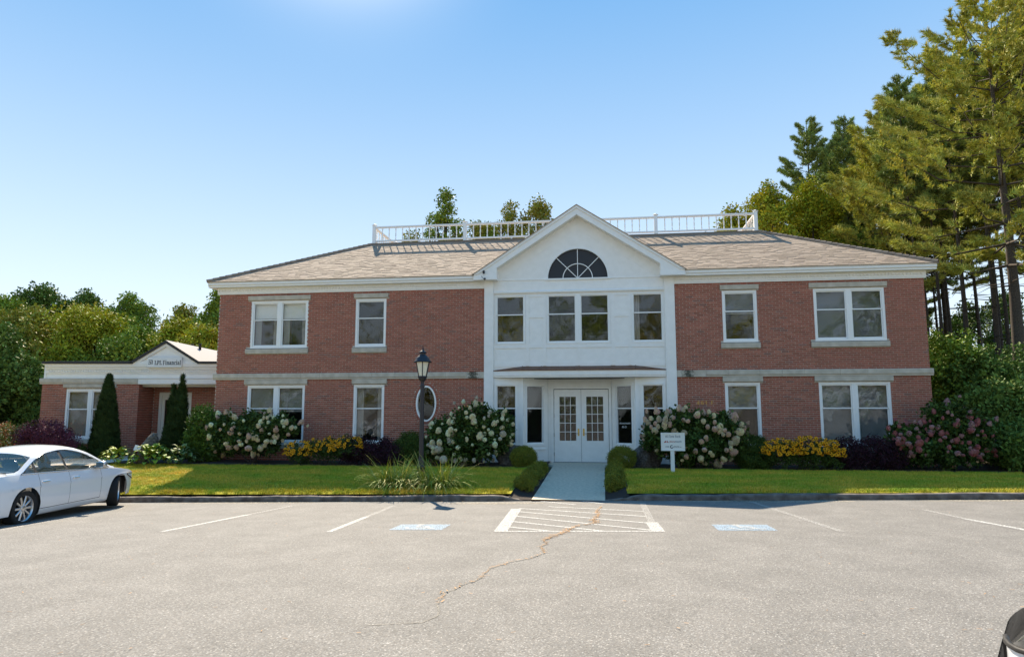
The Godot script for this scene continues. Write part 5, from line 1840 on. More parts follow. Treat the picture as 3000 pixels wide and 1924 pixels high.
	for s in 2:
		var b := sheet(-1.30 if s == 0 else 0.84, -0.80 if s == 0 else 1.34, 1.7, 7.03, 0.1, 0.2, func(x, z): return lerpf(ramp(z) - 0.004, lerpf(lawn(x, z) + 0.006, lot(x, KERB_Z) + 0.035, smoothstep(5.9, 6.95, z) * clampf((1.42 - absf(x)) / 0.3, 0.35, 1.0)), clampf((absf(x) - 0.80) / 0.45, 0.0, 1.0)))
		ground_part("path_bed" if s == 0 else "path_bed_001", b, M.mulch)
	var pb := MB.new()
	var rows := []
	for k in 40:
		var z := lerpf(-0.66, KERB_Z + 0.06, k / 39.0)
		var x0 := -0.78; var x1 := 0.82
		if z < 0.3: x0 = lerpf(-1.2, -0.9, clampf((z + 0.66), 0, 1)); x1 = lerpf(1.2, 0.95, clampf(z + 0.66, 0, 1))
		rows.append([Vector3(x0, ramp(z) - 0.15, z), Vector3(x0, ramp(z) + 0.018, z), Vector3(x1, ramp(z) + 0.018, z), Vector3(x1, ramp(z) - 0.15, z)])
	pb.grid(rows, Color.WHITE, true)
	for k in pb.n.size():
		if absf(pb.n[k].y) > 0.2: pb.n[k] = Vector3(0, 1, 0.05).normalized()
	ground_part("path", pb, M.concrete)
	ground_part("wing_path", sheet(-16.6, -15.0, -1.4, KERB_Z - 0.2, 0.8, 0.4, func(x, z): return lawn(x, z) + 0.03), M.concrete)
	# grass: tufts of bent blades
	var tuft := MB.new()
	for k in 13:
		var a := rng.randf() * TAU
		var d := Vector3(cos(a), 0, sin(a))
		var o := Vector3(rng.randf_range(-0.05, 0.05), 0, rng.randf_range(-0.05, 0.05))
		var s := Vector3(-d.z, 0, d.x) * 0.0028
		var h := rng.randf_range(0.030, 0.062)
		var m := o + Vector3(0, h * 0.6, 0) + d * h * 0.25
		var c := vary([Color(0.36, 0.40, 0.035), Color(0.45, 0.43, 0.04), Color(0.54, 0.45, 0.09)][k % 3], 0.25)
		tuft.quad(o - s, o + s, m + s * 0.8, m - s * 0.8, c); tuft.tri(m - s * 0.8, m + s * 0.8, m + Vector3(0, h * 0.35, 0) + d * h * 0.5, c)
	var at_ := []
	for k in 46000:
		var x := rng.randf_range(-24, 15); var z := rng.randf_range(1.85, KERB_Z - 0.16)
		if (x > -1.35 and x < 1.35) or (x > -16.7 and x < -14.9): continue
		var edge := z > KERB_Z - 0.5
		at_.append(Transform3D(Basis(Vector3.UP, rng.randf() * TAU).scaled(Vector3(1, rng.randf_range(0.7, 1.25) * (1.35 if edge else 1.0), 1)), Vector3(x, lawn(x, z) - 0.012, z)))
	var pn := FastNoiseLite.new()
	pn.seed = 44; pn.frequency = 0.55; pn.fractal_octaves = 3
	var gt := []
	for q in at_:   # drier and lusher patches
		var u := pn.get_noise_2d(q.origin.x, q.origin.z * 1.6)
		var b := rng.randf_range(0.82, 1.18)
		gt.append(Color(b * (1.12 + u * 0.75), b * (1.02 + u * 0.15), b * (0.9 + u * 0.4)))
	var gr := many(self, "grass", tuft.mesh(), M.blade, at_, gt)
	tag(gr, "short mown grass blades over the lawns behind the kerb", "grass")
	gr.set_meta("kind", "stuff")

# ---------------------------------------------------------------- street furniture
func lamp_post() -> void:
	var gy := lawn(-3.70, 5.5)
	var t := thing("lamp_post", "black iron lamp post with six-sided lantern rising from grassy clumps", "lamp post", "", Vector3(-3.70, gy, 5.5))
	var H := 2.60     # where the lantern sits
	var p := MB.new()
	p.lathe([Vector2(0.105, -0.1), Vector2(0.105, 0.28), Vector2(0.085, 0.32), Vector2(0.105, 0.36), Vector2(0.10, 0.40), Vector2(0.078, 0.46), Vector2(0.074, 0.56), Vector2(0.064, 0.60)], 16)
	part(t, "base", p, M.iron)
	var q := MB.new()
	q.lathe([Vector2(0.062, 0.60), Vector2(0.050, 2.35), Vector2(0.062, 2.37), Vector2(0.062, 2.40), Vector2(0.045, 2.42), Vector2(0.045, 2.50), Vector2(0.085, 2.53), Vector2(0.10, H - 0.02), Vector2(0.115, H), Vector2(0.0, H)], 16)
	part(t, "post", q, M.iron)
	var lan := holder(t, "lantern")
	var fr := MB.new()
	for k in 6:
		var a := TAU * k / 6.0 + 0.3
		fr.tube([Vector3(cos(a) * 0.105, H, sin(a) * 0.105), Vector3(cos(a) * 0.182, H + 0.385, sin(a) * 0.182)], [0.013, 0.013], 5)
	fr.lathe([Vector2(0.10, H - 0.005), Vector2(0.122, H), Vector2(0.122, H + 0.03), Vector2(0.10, H + 0.035)], 6)
	part(lan, "frame", fr, M.iron)
	for k in 6:
		var a := TAU * k / 6.0 + 0.3; var b := TAU * (k + 1) / 6.0 + 0.3
		var g := MB.new()
		g.quad(Vector3(cos(b) * 0.100, H + 0.01, sin(b) * 0.100), Vector3(cos(a) * 0.100, H + 0.01, sin(a) * 0.100), Vector3(cos(a) * 0.176, H + 0.38, sin(a) * 0.176), Vector3(cos(b) * 0.176, H + 0.38, sin(b) * 0.176))
		part(lan, "pane", g, M.lamp_pane)
	var bulb := MB.new()
	bulb.lathe([Vector2(0.02, H), Vector2(0.02, H + 0.10), Vector2(0.045, H + 0.16), Vector2(0.04, H + 0.24), Vector2(0.0, H + 0.28)], 10)
	part(lan, "bulb", bulb, M.sign_white)
	var r := MB.new()
	r.lathe([Vector2(0.0, H + 0.375), Vector2(0.225, H + 0.38), Vector2(0.228, H + 0.40), Vector2(0.195, H + 0.425), Vector2(0.175, H + 0.47), Vector2(0.145, H + 0.52), Vector2(0.095, H + 0.555), Vector2(0.075, H + 0.575), Vector2(0.075, H + 0.605), Vector2(0.098, H + 0.62), Vector2(0.098, H + 0.635), Vector2(0.06, H + 0.67), Vector2(0.025, H + 0.69), Vector2(0.018, H + 0.71), Vector2(0.028, H + 0.725), Vector2(0.010, H + 0.745), Vector2(0.005, H + 0.81), Vector2(0.0, H + 0.82)], 18)
	part(lan, "cap", r, M.iron)

func yard_sign() -> void:
	var t := thing("yard_sign", "white framed sign board on a white post in front of the hydrangea", "sign", "", Vector3(2.715, 0.0, 2.6))
	var gy := lawn(2.7, 2.6)
	var p := MB.new()
	p.cbox(Vector3(-0.02, (gy - 0.2 + 0.56) * 0.5, -0.02), Vector3(0.105, 0.76 - gy, 0.09), 0.006)
	part(t, "post", p, M.sign_white)
	var b := MB.new()
	b.cbox(Vector3(0, 0.808, 0), Vector3(0.61, 0.46, 0.03), 0.004)
	part(t, "panel", b, M.sign_white)
	var f := MB.new()
	f.box(-0.325, 0.56, -0.025, -0.295, 1.058, 0.03); f.box(0.295, 0.56, -0.025, 0.325, 1.058, 0.03)
	f.box(-0.295, 0.56, -0.025, 0.295, 0.59, 0.0295); f.box(-0.295, 1.028, -0.025, 0.295, 1.058, 0.0295)
	part(t, "frame", f, M.sign_white)
	text_part(t, "lettering", "46 First Park", 0.088, M.ink, Vector3(0, 0.955, 0.0165), "Droid Serif", 0.003, 0.42)
	var e := MB.new()
	e.prism(PackedVector2Array([Vector2(-0.25, 0.785), Vector2(-0.195, 0.845), Vector2(-0.19, 0.80), Vector2(-0.15, 0.845), Vector2(-0.135, 0.785), Vector2(-0.165, 0.785), Vector2(-0.175, 0.81), Vector2(-0.205, 0.785)]), 0.0155, 0.0175)
	part(t, "emblem", e, M.red_ink)
	var e2 := MB.new()
	e2.prism(PackedVector2Array([Vector2(-0.125, 0.785), Vector2(-0.118, 0.815), Vector2(-0.095, 0.785)]), 0.0155, 0.0175)
	part(t, "emblem", e2, M.blue_ink)
	text_part(t, "lettering", "Maine", 0.068, M.red_ink, Vector3(-0.015, 0.815, 0.0165), "Droid Sans", 0.003, 0.15)
	text_part(t, "lettering", "Health", 0.068, M.blue_ink, Vector3(0.15, 0.815, 0.0165), "Droid Sans", 0.003, 0.17)
	text_part(t, "lettering", "ONE", 0.058, M.ink, Vector3(-0.155, 0.672, 0.0165), "Droid Sans", 0.003, 0.10)
	text_part(t, "lettering", "RIVER", 0.058, M.ink, Vector3(0.095, 0.672, 0.0165), "Droid Sans", 0.003, 0.13)
	text_part(t, "lettering", "CPAs", 0.036, M.ink, Vector3(0.20, 0.665, 0.0165), "Droid Sans", 0.003, 0.06)
	var rg := MB.new()
	for k in 18:
		var a0 := TAU * k / 20.0 + 0.9; var a1 := TAU * (k + 1) / 20.0 + 0.9
		var w := 0.012 + 0.010 * sin(PI * k / 18.0)
		var q := PackedVector2Array([Vector2(cos(a0), sin(a0)) * (0.046 - w), Vector2(cos(a0), sin(a0)) * 0.046, Vector2(cos(a1), sin(a1)) * 0.046, Vector2(cos(a1), sin(a1)) * (0.046 - w)])
		for j in 4: q[j] += Vector2(-0.035, 0.672)
		rg.prism(q, 0.0155, 0.0175)
	part(t, "emblem", rg, M.ink)

func small_fixtures() -> void:
	var f := thing("flood_light", "small dark flood light fixed to the white eave return of the gable", "light fixture", "", Vector3(-3.045, 6.226, 0.385))
	var b := MB.new()
	b.cbox(Vector3(0, 0, 0.03), Vector3(0.07, 0.11, 0.05), 0.01)
	part(f, "housing", b, M.iron)
	var c := MB.new()
	c.tube([Vector3(0.01, -0.05, 0.02), Vector3(0.015, -0.18, 0.015)], [0.006, 0.006], 5)
	part(f, "conduit", c, M.vinyl)
	var g := thing("security_camera", "dark bullet camera on a short arm under the white eave return", "camera", "", Vector3(-3.01, 6.03, 0.375))
	var d := MB.new()
	d.tube([Vector3(0, 0, 0), Vector3(0, -0.03, 0.04)], [0.018, 0.018], 6)
	part(g, "bracket", d, M.iron)
	var e := MB.new()
	e.tube([Vector3(0.025, -0.03, 0.045), Vector3(-0.02, -0.045, 0.06)], [0.032, 0.030], 8)
	part(g, "housing", e, M.iron)
	var h := MB.new()
	h.tube([Vector3(-0.02, -0.045, 0.06), Vector3(-0.115, 0.055, 0.09)], [0.010, 0.008], 6)
	part(g, "arm", h, M.iron)
	var n1 := thing("house_numbers", "brass numerals on the brick wall above the pink and cream hydrangea", "numerals", "", Vector3(3.78, 1.92, 0.004))
	text_part(n1, "numeral", "4", 0.165, M.brass, Vector3(0.0, 0, 0), "Droid Sans", 0.016)
	text_part(n1, "numeral", "6", 0.165, M.brass, Vector3(0.13, 0, 0), "Droid Sans", 0.016)
	text_part(n1, "numeral", "1", 0.165, M.brass, Vector3(0.25, 0, 0), "Droid Sans", 0.016)
	text_part(n1, "numeral", "F", 0.165, M.brass, Vector3(0.43, 0, 0), "Droid Sans", 0.016)
	var n2 := thing("house_numbers", "brass numerals on the brick wall behind the white hydrangea blooms", "numerals", "", Vector3(-3.75, 1.80, 0.004))
	text_part(n2, "numeral", "4", 0.165, M.brass, Vector3(0.0, 0, 0), "Droid Sans", 0.016)
	text_part(n2, "numeral", "6", 0.165, M.brass, Vector3(0.13, 0, 0), "Droid Sans", 0.016)

# ---------------------------------------------------------------- planting
func planting() -> void:
	var green := [Color(0.055, 0.095, 0.022), Color(0.075, 0.12, 0.03), Color(0.04, 0.07, 0.02)]
	var hy := leaf_clump(34, 0.15, 0.105, green, 0.62)
	var small := leaf_clump(60, 0.11, 0.036, [Color(0.06, 0.10, 0.02), Color(0.10, 0.14, 0.03), Color(0.045, 0.08, 0.02)], 0.6)
	var purple := leaf_clump(46, 0.13, 0.05, [Color(0.045, 0.018, 0.03), Color(0.06, 0.022, 0.035), Color(0.03, 0.02, 0.02)], 0.55)
	var cream := [Color(0.72, 0.60, 0.33), Color(0.66, 0.46, 0.30), Color(0.74, 0.68, 0.38)]
	var blush := [Color(0.62, 0.38, 0.29), Color(0.56, 0.33, 0.25), Color(0.62, 0.47, 0.28)]
	var pale := [Color(0.78, 0.76, 0.50), Color(0.72, 0.72, 0.42)]
	var rose := [Color(0.36, 0.085, 0.095), Color(0.42, 0.15, 0.14), Color(0.32, 0.12, 0.10)]
	var k_cream := [flower_head(cream, 0.095, 0.17, 62), flower_head(cream, 0.085, 0.19, 62), flower_head(blush, 0.09, 0.18, 60), flower_head(pale, 0.08, 0.13, 56)]
	var k_mix := [flower_head(cream, 0.105, 0.19, 64), flower_head(blush, 0.10, 0.21, 64), flower_head(blush, 0.09, 0.18, 60), flower_head([Color(0.50, 0.44, 0.25), Color(0.50, 0.36, 0.25)], 0.10, 0.2, 60)]
	var k_white := [flower_head(pale, 0.09, 0.15, 60), flower_head(cream, 0.09, 0.16, 60), flower_head(cream, 0.085, 0.18, 60), flower_head(pale, 0.07, 0.11, 50), flower_head([Color(0.60, 0.56, 0.40), Color(0.56, 0.46, 0.36)], 0.095, 0.17, 60)]
	var k_rose := [flower_head(rose, 0.085, 0.19, 60), flower_head(rose, 0.08, 0.16, 56), flower_head([Color(0.36, 0.16, 0.16), Color(0.42, 0.24, 0.22)], 0.08, 0.15, 56)]
	var V := func(x, y, z): return Vector3(x, y, z)
	hydrangea("cream and blush hydrangea arching low under the paired window by the corner", Vector3(-10.4, 0, 1.2), [[V.call(-0.9, 0.85, 0), Vector3(0.75, 0.7, 0.6)], [V.call(0.0, 1.15, 0), Vector3(0.85, 0.5, 0.6)], [V.call(0.85, 1.15, 0.05), Vector3(0.75, 0.42, 0.5)], [V.call(0.1, 0.75, 0.1), Vector3(0.9, 0.5, 0.55)]], hy, 330, k_cream, 74, 0.1, 1.7)
	hydrangea("tall white-headed hydrangea between the oval window and white entrance", Vector3(-3.25, 0, 1.3), [[V.call(-0.75, 0.75, 0), Vector3(0.68, 0.7, 0.6)], [V.call(0.05, 1.25, 0), Vector3(0.8, 0.68, 0.6)], [V.call(0.75, 0.95, 0), Vector3(0.6, 0.75, 0.55)], [V.call(0.0, 0.6, 0.15), Vector3(0.95, 0.55, 0.6)]], hy, 430, k_white, 112, 0.1, 1.9)
	hydrangea("hydrangea with large tan and blush heads behind the white yard sign", Vector3(3.45, 0, 1.4), [[V.call(-0.95, 1.0, 0), Vector3(0.6, 0.65, 0.5)], [V.call(-0.2, 1.3, 0), Vector3(0.7, 0.5, 0.5)], [V.call(0.75, 1.0, 0), Vector3(0.75, 0.65, 0.55)], [V.call(0.1, 0.6, 0.1), Vector3(1.1, 0.55, 0.6)]], hy, 430, k_mix, 84, 0.1, 1.7)
	hydrangea("rose pink hydrangea spreading at the building's far brick corner", Vector3(10.2, 0, 1.3), [[V.call(-0.75, 0.75, 0), Vector3(0.68, 0.6, 0.55)], [V.call(0.25, 1.25, 0), Vector3(0.7, 0.72, 0.55)], [V.call(0.85, 0.9, 0), Vector3(0.62, 0.7, 0.5)], [V.call(0.0, 0.55, 0.15), Vector3(1.15, 0.5, 0.55)]], hy, 430, k_rose, 105, 0.1, 1.8)
	var cf := leaf_clump(40, 0.13, 0.07, [Color(0.05, 0.08, 0.02), Color(0.065, 0.10, 0.025)], 0.4)
	coneflowers("yellow coneflower patch beside the low purple shrub and cream hydrangea", Vector3(-7.95, 0, 1.6), [[V.call(-0.7, 0.32, 0), Vector3(0.5, 0.4, 0.4)], [V.call(0.1, 0.45, 0), Vector3(0.6, 0.40, 0.42)], [V.call(0.85, 0.55, 0), Vector3(0.5, 0.32, 0.4)]], cf, 170, 170)
	coneflowers("dense golden coneflower patch under the brick between two windows", Vector3(6.45, 0, 1.65), [[V.call(-0.6, 0.45, 0), Vector3(0.55, 0.42, 0.42)], [V.call(0.1, 0.48, 0.05), Vector3(0.6, 0.44, 0.45)], [V.call(0.65, 0.42, 0), Vector3(0.42, 0.42, 0.4)]], cf, 190, 290)
	shrub("purple_shrub", "low dark purple shrub beneath the single lower window by the oval window", "shrub", Vector3(-6.4, 0, 1.45), [[V.call(-0.5, 0.42, 0), Vector3(0.55, 0.42, 0.42)], [V.call(0.3, 0.40, 0), Vector3(0.6, 0.42, 0.42)], [V.call(0.8, 0.3, 0.1), Vector3(0.4, 0.32, 0.35)]], purple, 420, {"group": "dark purple shrubs", "mat": M.petal})
	shrub("purple_shrub", "low dark purple shrub between golden coneflowers and pink hydrangea", "shrub", Vector3(8.2, 0, 1.45), [[V.call(-0.5, 0.42, 0), Vector3(0.5, 0.45, 0.42)], [V.call(0.15, 0.45, 0), Vector3(0.6, 0.45, 0.42)], [V.call(0.7, 0.4, 0), Vector3(0.4, 0.42, 0.4)]], purple, 420, {"group": "dark purple shrubs", "mat": M.petal})
	shrub("round_shrub", "rounded dull green shrub behind the lamp post", "shrub", Vector3(-5.2, 0, 1.25), [[V.call(0, 0.5, 0), Vector3(0.52, 0.5, 0.48)], [V.call(0.15, 0.35, 0.1), Vector3(0.55, 0.36, 0.45)]], small, 560, {"inner": 0.6})
	shrub("round_shrub", "rounded dull green shrub between blush hydrangea and golden coneflowers", "shrub", Vector3(5.1, 0, 1.25), [[V.call(0, 0.46, 0), Vector3(0.55, 0.48, 0.45)], [V.call(0.1, 0.3, 0.1), Vector3(0.55, 0.32, 0.45)]], small, 520, {"inner": 0.6})
	shrub("leafy_bush", "glossy green bush wrapping the building's corner beside the wing porch", "shrub", Vector3(-12.35, 0, 0.75), [[V.call(-0.1, 1.1, 0), Vector3(0.6, 0.75, 0.55)], [V.call(0.25, 0.7, 0.1), Vector3(0.6, 0.7, 0.5)], [V.call(-0.35, 0.55, 0.1), Vector3(0.4, 0.55, 0.4)]], leaf_clump(40, 0.14, 0.075, [Color(0.07, 0.13, 0.025), Color(0.11, 0.18, 0.03)], 0.6), 420, {"inner": 0.4})
	# boxwoods
	var ball := leaf_clump(70, 0.075, 0.026, [Color(0.17, 0.20, 0.03), Color(0.26, 0.26, 0.04), Color(0.12, 0.15, 0.03)], 0.6)
	for q in [[-1.60, 1.55, 0.34, "clipped boxwood globe in front of the boulder by the white entrance"], [1.33, 1.55, 0.37, "clipped boxwood globe beside the doors, in front of the jagged boulder"]]:
		shrub("boxwood_globe", q[3], "shrub", Vector3(q[0], 0.0, q[1]), [[Vector3(0, 0.28, 0), Vector3(q[2] * 1.08, q[2] * 0.86, q[2])]], ball, 420, {"inner": 0.78, "group": "clipped boxwood globes", "spread": 0.15})
	for q in [[-0.98, 2.85, 0.19], [-1.02, 4.0, 0.20], [-1.05, 5.1, 0.20], [-1.04, 6.05, 0.20], [1.10, 2.85, 0.19], [1.08, 3.9, 0.20], [1.08, 5.0, 0.21], [1.06, 6.0, 0.20]]:
		var y := lerpf(ramp(q[1]), lawn(q[0], q[1]), 0.45)
		shrub("boxwood_edging", "small boxwood mound edging the path on the lamp post's side" if q[0] < 0 else "small boxwood mound edging the path on the yard sign's side", "shrub", Vector3(q[0], y, q[1]), [[Vector3(0, 0.14, 0), Vector3(q[2] * 1.05, q[2] * 1.0, q[2])]], ball, 170, {"inner": 0.7, "group": "boxwood mounds along the path" if q[0] < 0 else "boxwood mounds on the sign side of the path"})
	boulder("boulder", "dark rounded boulder below the white entrance beside the white hydrangea", Vector3(-2.0, 0.22, 1.0), Vector3(0.44, 0.38, 0.34), 3, Vector3.ZERO, "dark boulders at the entrance")
	boulder("boulder", "dark jagged boulder behind the boxwood globe and hydrangea near the sign", Vector3(2.1, 0.22, 0.85), Vector3(0.44, 0.42, 0.34), 8, Vector3(0, 0.6, 0.3), "dark boulders at the entrance")
	var st := boulder("standing_stone", "tilted grey standing stone with a pale plaque among the hostas", Vector3(-13.8, 0.42, 1.75), Vector3(0.20, 0.55, 0.22), 12, Vector3(0.1, 0.4, -0.42))
	var pq := MB.new()
	pq.cbox(Vector3(0, 0, 0), Vector3(0.22, 0.17, 0.015), 0.003)
	pq.move(0, Transform3D(Basis.from_euler(Vector3(-0.25, 0.05, -0.2)), Vector3(-0.13, 0.07, 0.27)))
	part(st, "plaque", pq, M.sign_white)
	# daylily clumps at the lamp post
	for q in [[-4.18, 6.15, "arching grassy daylily clump at the lamp post, next to the purple shrub's side"], [-3.10, 6.2, "fuller arching daylily clump at the lamp post, on the entrance side"]]:
		var t := thing("daylily_clump", q[2], "plant", "daylily clumps at the lamp post", Vector3(q[0], lawn(q[0], q[1]), q[1]))
		part(t, "blades", arching_blades(420, 0.6, 1.15, 1.7, [Color(0.17, 0.25, 0.035), Color(0.24, 0.32, 0.04), Color(0.36, 0.38, 0.07), Color(0.48, 0.43, 0.13)]), M.blade)
	# by the wing
	hosta("broad yellow-green hosta spreading in front of the standing stone", Vector3(-13.25, 0.0, 2.2), 0.70, 0.50, 70, Color(0.17, 0.27, 0.03), Color(0.27, 0.33, 0.05))
	hosta("loose lime hosta between the car and the standing stone", Vector3(-14.45, 0.0, 2.2), 0.50, 0.36, 44, Color(0.22, 0.30, 0.04), Color(0.33, 0.36, 0.08))
	hosta("white-edged hosta at the foot of the glossy corner bush", Vector3(-12.65, 0.0, 1.7), 0.52, 0.42, 48, Color(0.10, 0.16, 0.035), Color(0.34, 0.36, 0.20))
	var spray := scale_spray([Color(0.025, 0.05, 0.018), Color(0.04, 0.07, 0.022), Color(0.05, 0.075, 0.02)])
	for q in [[-16.55, 0.15, 2.92, 0.52, 0.0, "tall narrow arborvitae in front of the wing's paired window"], [-13.95, 0.0, 2.58, 0.54, 0.22, "twin-tipped arborvitae screening the wing's cream door"]]:
		var t := thing("arborvitae", q[5], "tree", "arborvitae columns before the wing", Vector3(q[0], 0, q[1]))
		var tr := MB.new()
		tr.tube([Vector3(0, -0.1, 0), Vector3(0, q[2] * 0.8, 0)], [0.05, 0.01], 6)
		part(t, "trunk", tr, M.bark)
		var at_ := []
		for k in 2300:
			var f := 1.0 - sqrt(rng.randf())
			f = rng.randf() if rng.randf() < 0.35 else f
			var y: float = q[2] * f
			var r: float = q[3] * pow(1.0 - f, 0.72) * (0.80 + 0.2 * minf(1.0, f * 6.0)) * rng.randf_range(0.72, 1.0) + 0.02
			var a := rng.randf() * TAU
			var o := Vector3(cos(a) * r, y, sin(a) * r)
			if q[4] > 0.0 and f > 0.62:
				o.x += (q[4] * 0.5 if k % 3 else -q[4] * 0.85) * minf(1.0, (f - 0.62) * 5.0)
				if k % 3 == 0: o.y -= (f - 0.62) * 0.9
			var d := Vector3(cos(a), 0, sin(a))
			at_.append(Transform3D(Basis(Vector3.UP, PI * 0.5 - a + rng.randf_range(-0.9, 0.9)) * Basis(Vector3.RIGHT, rng.randf_range(-0.1, 0.45)), o))
		if q[4] > 0.0:   # the two leaders
			for k in 130:
				var f := rng.randf()
				var tw := k % 2
				at_.append(Transform3D(Basis(Vector3.UP, rng.randf() * TAU), Vector3((0.13 if tw else -0.20) + rng.randf_range(-0.07, 0.07) * (1.2 - f), (2.15 if tw else 2.05) + f * (0.75 if tw else 0.50), rng.randf_range(-0.07, 0.07))))
		many(t, "crown", spray, M.needle, at_, tints(at_.size(), 0.25, 0.1))
	shrub("japanese_maple", "low purple lace-leaf maple beside the wing's brick end", "shrub", Vector3(-18.15, 0, 0.9), [[V.call(0, 0.95, 0), Vector3(0.75, 0.42, 0.6)], [V.call(0.6, 0.6, 0.1), Vector3(0.65, 0.45, 0.5)], [V.call(-0.5, 0.6, 0.1), Vector3(0.6, 0.5, 0.5)]], leaf_clump(50, 0.16, 0.075, [Color(0.13, 0.04, 0.075), Color(0.17, 0.06, 0.09), Color(0.09, 0.03, 0.05)], 0.25), 360, {"mat": M.petal})
	shrub("azalea_bush", "orange and cream flecked bush at the purple maple's outer side", "shrub", Vector3(-19.6, 0, 0.9), [[V.call(0.2, 0.7, 0), Vector3(0.7, 0.5, 0.5)], [V.call(-0.5, 0.75, 0), Vector3(0.8, 0.5, 0.5)]], leaf_clump(44, 0.15, 0.06, [Color(0.50, 0.14, 0.07), Color(0.14, 0.18, 0.04), Color(0.45, 0.40, 0.25), Color(0.20, 0.22, 0.05)], 0.55), 330, {"mat": M.leaf})
	for q in [[-14.9, -0.6, 0.45, "small dark evergreen mound between arborvitae at the wing"], [-17.3, 0.6, 0.4, "small dark evergreen mound under the wing's paired window"]]:
		shrub("evergreen_mound", q[3], "shrub", Vector3(q[0], 0, q[1]), [[V.call(0, 0.2, 0), Vector3(q[2], 0.35, 0.4)]], small, 200, {"inner": 0.6})

# ---------------------------------------------------------------- trees
func trees() -> void:
	var green := leaf_clump(46, 0.42, 0.17, [Color(0.19, 0.28, 0.04), Color(0.25, 0.32, 0.04), Color(0.14, 0.22, 0.04)], 0.6)
	var lime := leaf_clump(46, 0.42, 0.16, [Color(0.33, 0.36, 0.03), Color(0.27, 0.33, 0.03), Color(0.40, 0.37, 0.04)], 0.6)
	var dark := leaf_clump(46, 0.42, 0.17, [Color(0.11, 0.18, 0.04), Color(0.14, 0.21, 0.045)], 0.6)
	var olive := leaf_clump(44, 0.40, 0.16, [Color(0.27, 0.29, 0.045), Color(0.33, 0.29, 0.05), Color(0.22, 0.27, 0.045)], 0.6)
	# left, behind the wing
	for q in TREES:
		var cl: ArrayMesh = {"green": green, "lime": lime, "dark": dark, "olive": olive}[q[6]]
		broadleaf("broadleaf_tree", q[7], Vector3(q[0], -0.1, q[1]), q[2], q[3], cl, q[5], {"base": q[4], "group": q[8], "lobes": q[9]})
	var tuft := needle_tuft(44, 0.19, [Color(0.42, 0.47, 0.09), Color(0.52, 0.52, 0.11), Color(0.31, 0.38, 0.09)])
	var tuft_dark := needle_tuft(44, 0.19, [Color(0.19, 0.27, 0.08), Color(0.24, 0.31, 0.085)])
	for q in PINES:
		pine("pine_tree", q[7], Vector3(q[0], -0.1, q[1]), q[2], q[3], q[4], tuft if q[6] == "green" else tuft_dark, {"trunk": q[5], "group": q[8], "dead": q[9], "lean": q[10], "dense": q[11]})
	# understorey at the edge of the wood
	for q in UNDER:
		shrub("understorey_bush", q[6], "shrub", Vector3(q[0], -0.1, q[1]), [[Vector3(0, q[2] * 0.55, 0), Vector3(q[3], q[2] * 0.5, q[3])], [Vector3(q[3] * 0.5, q[2] * 0.35, 0.3), Vector3(q[3] * 0.7, q[2] * 0.36, q[3] * 0.7)], [Vector3(-q[3] * 0.5, q[2] * 0.75, -0.2), Vector3(q[3] * 0.6, q[2] * 0.3, q[3] * 0.6)]], dark if q[5] == 0 else green, q[4], {"group": "bushes at the edge of the wood", "inner": 0.3, "s0": 0.5, "s1": 0.9})

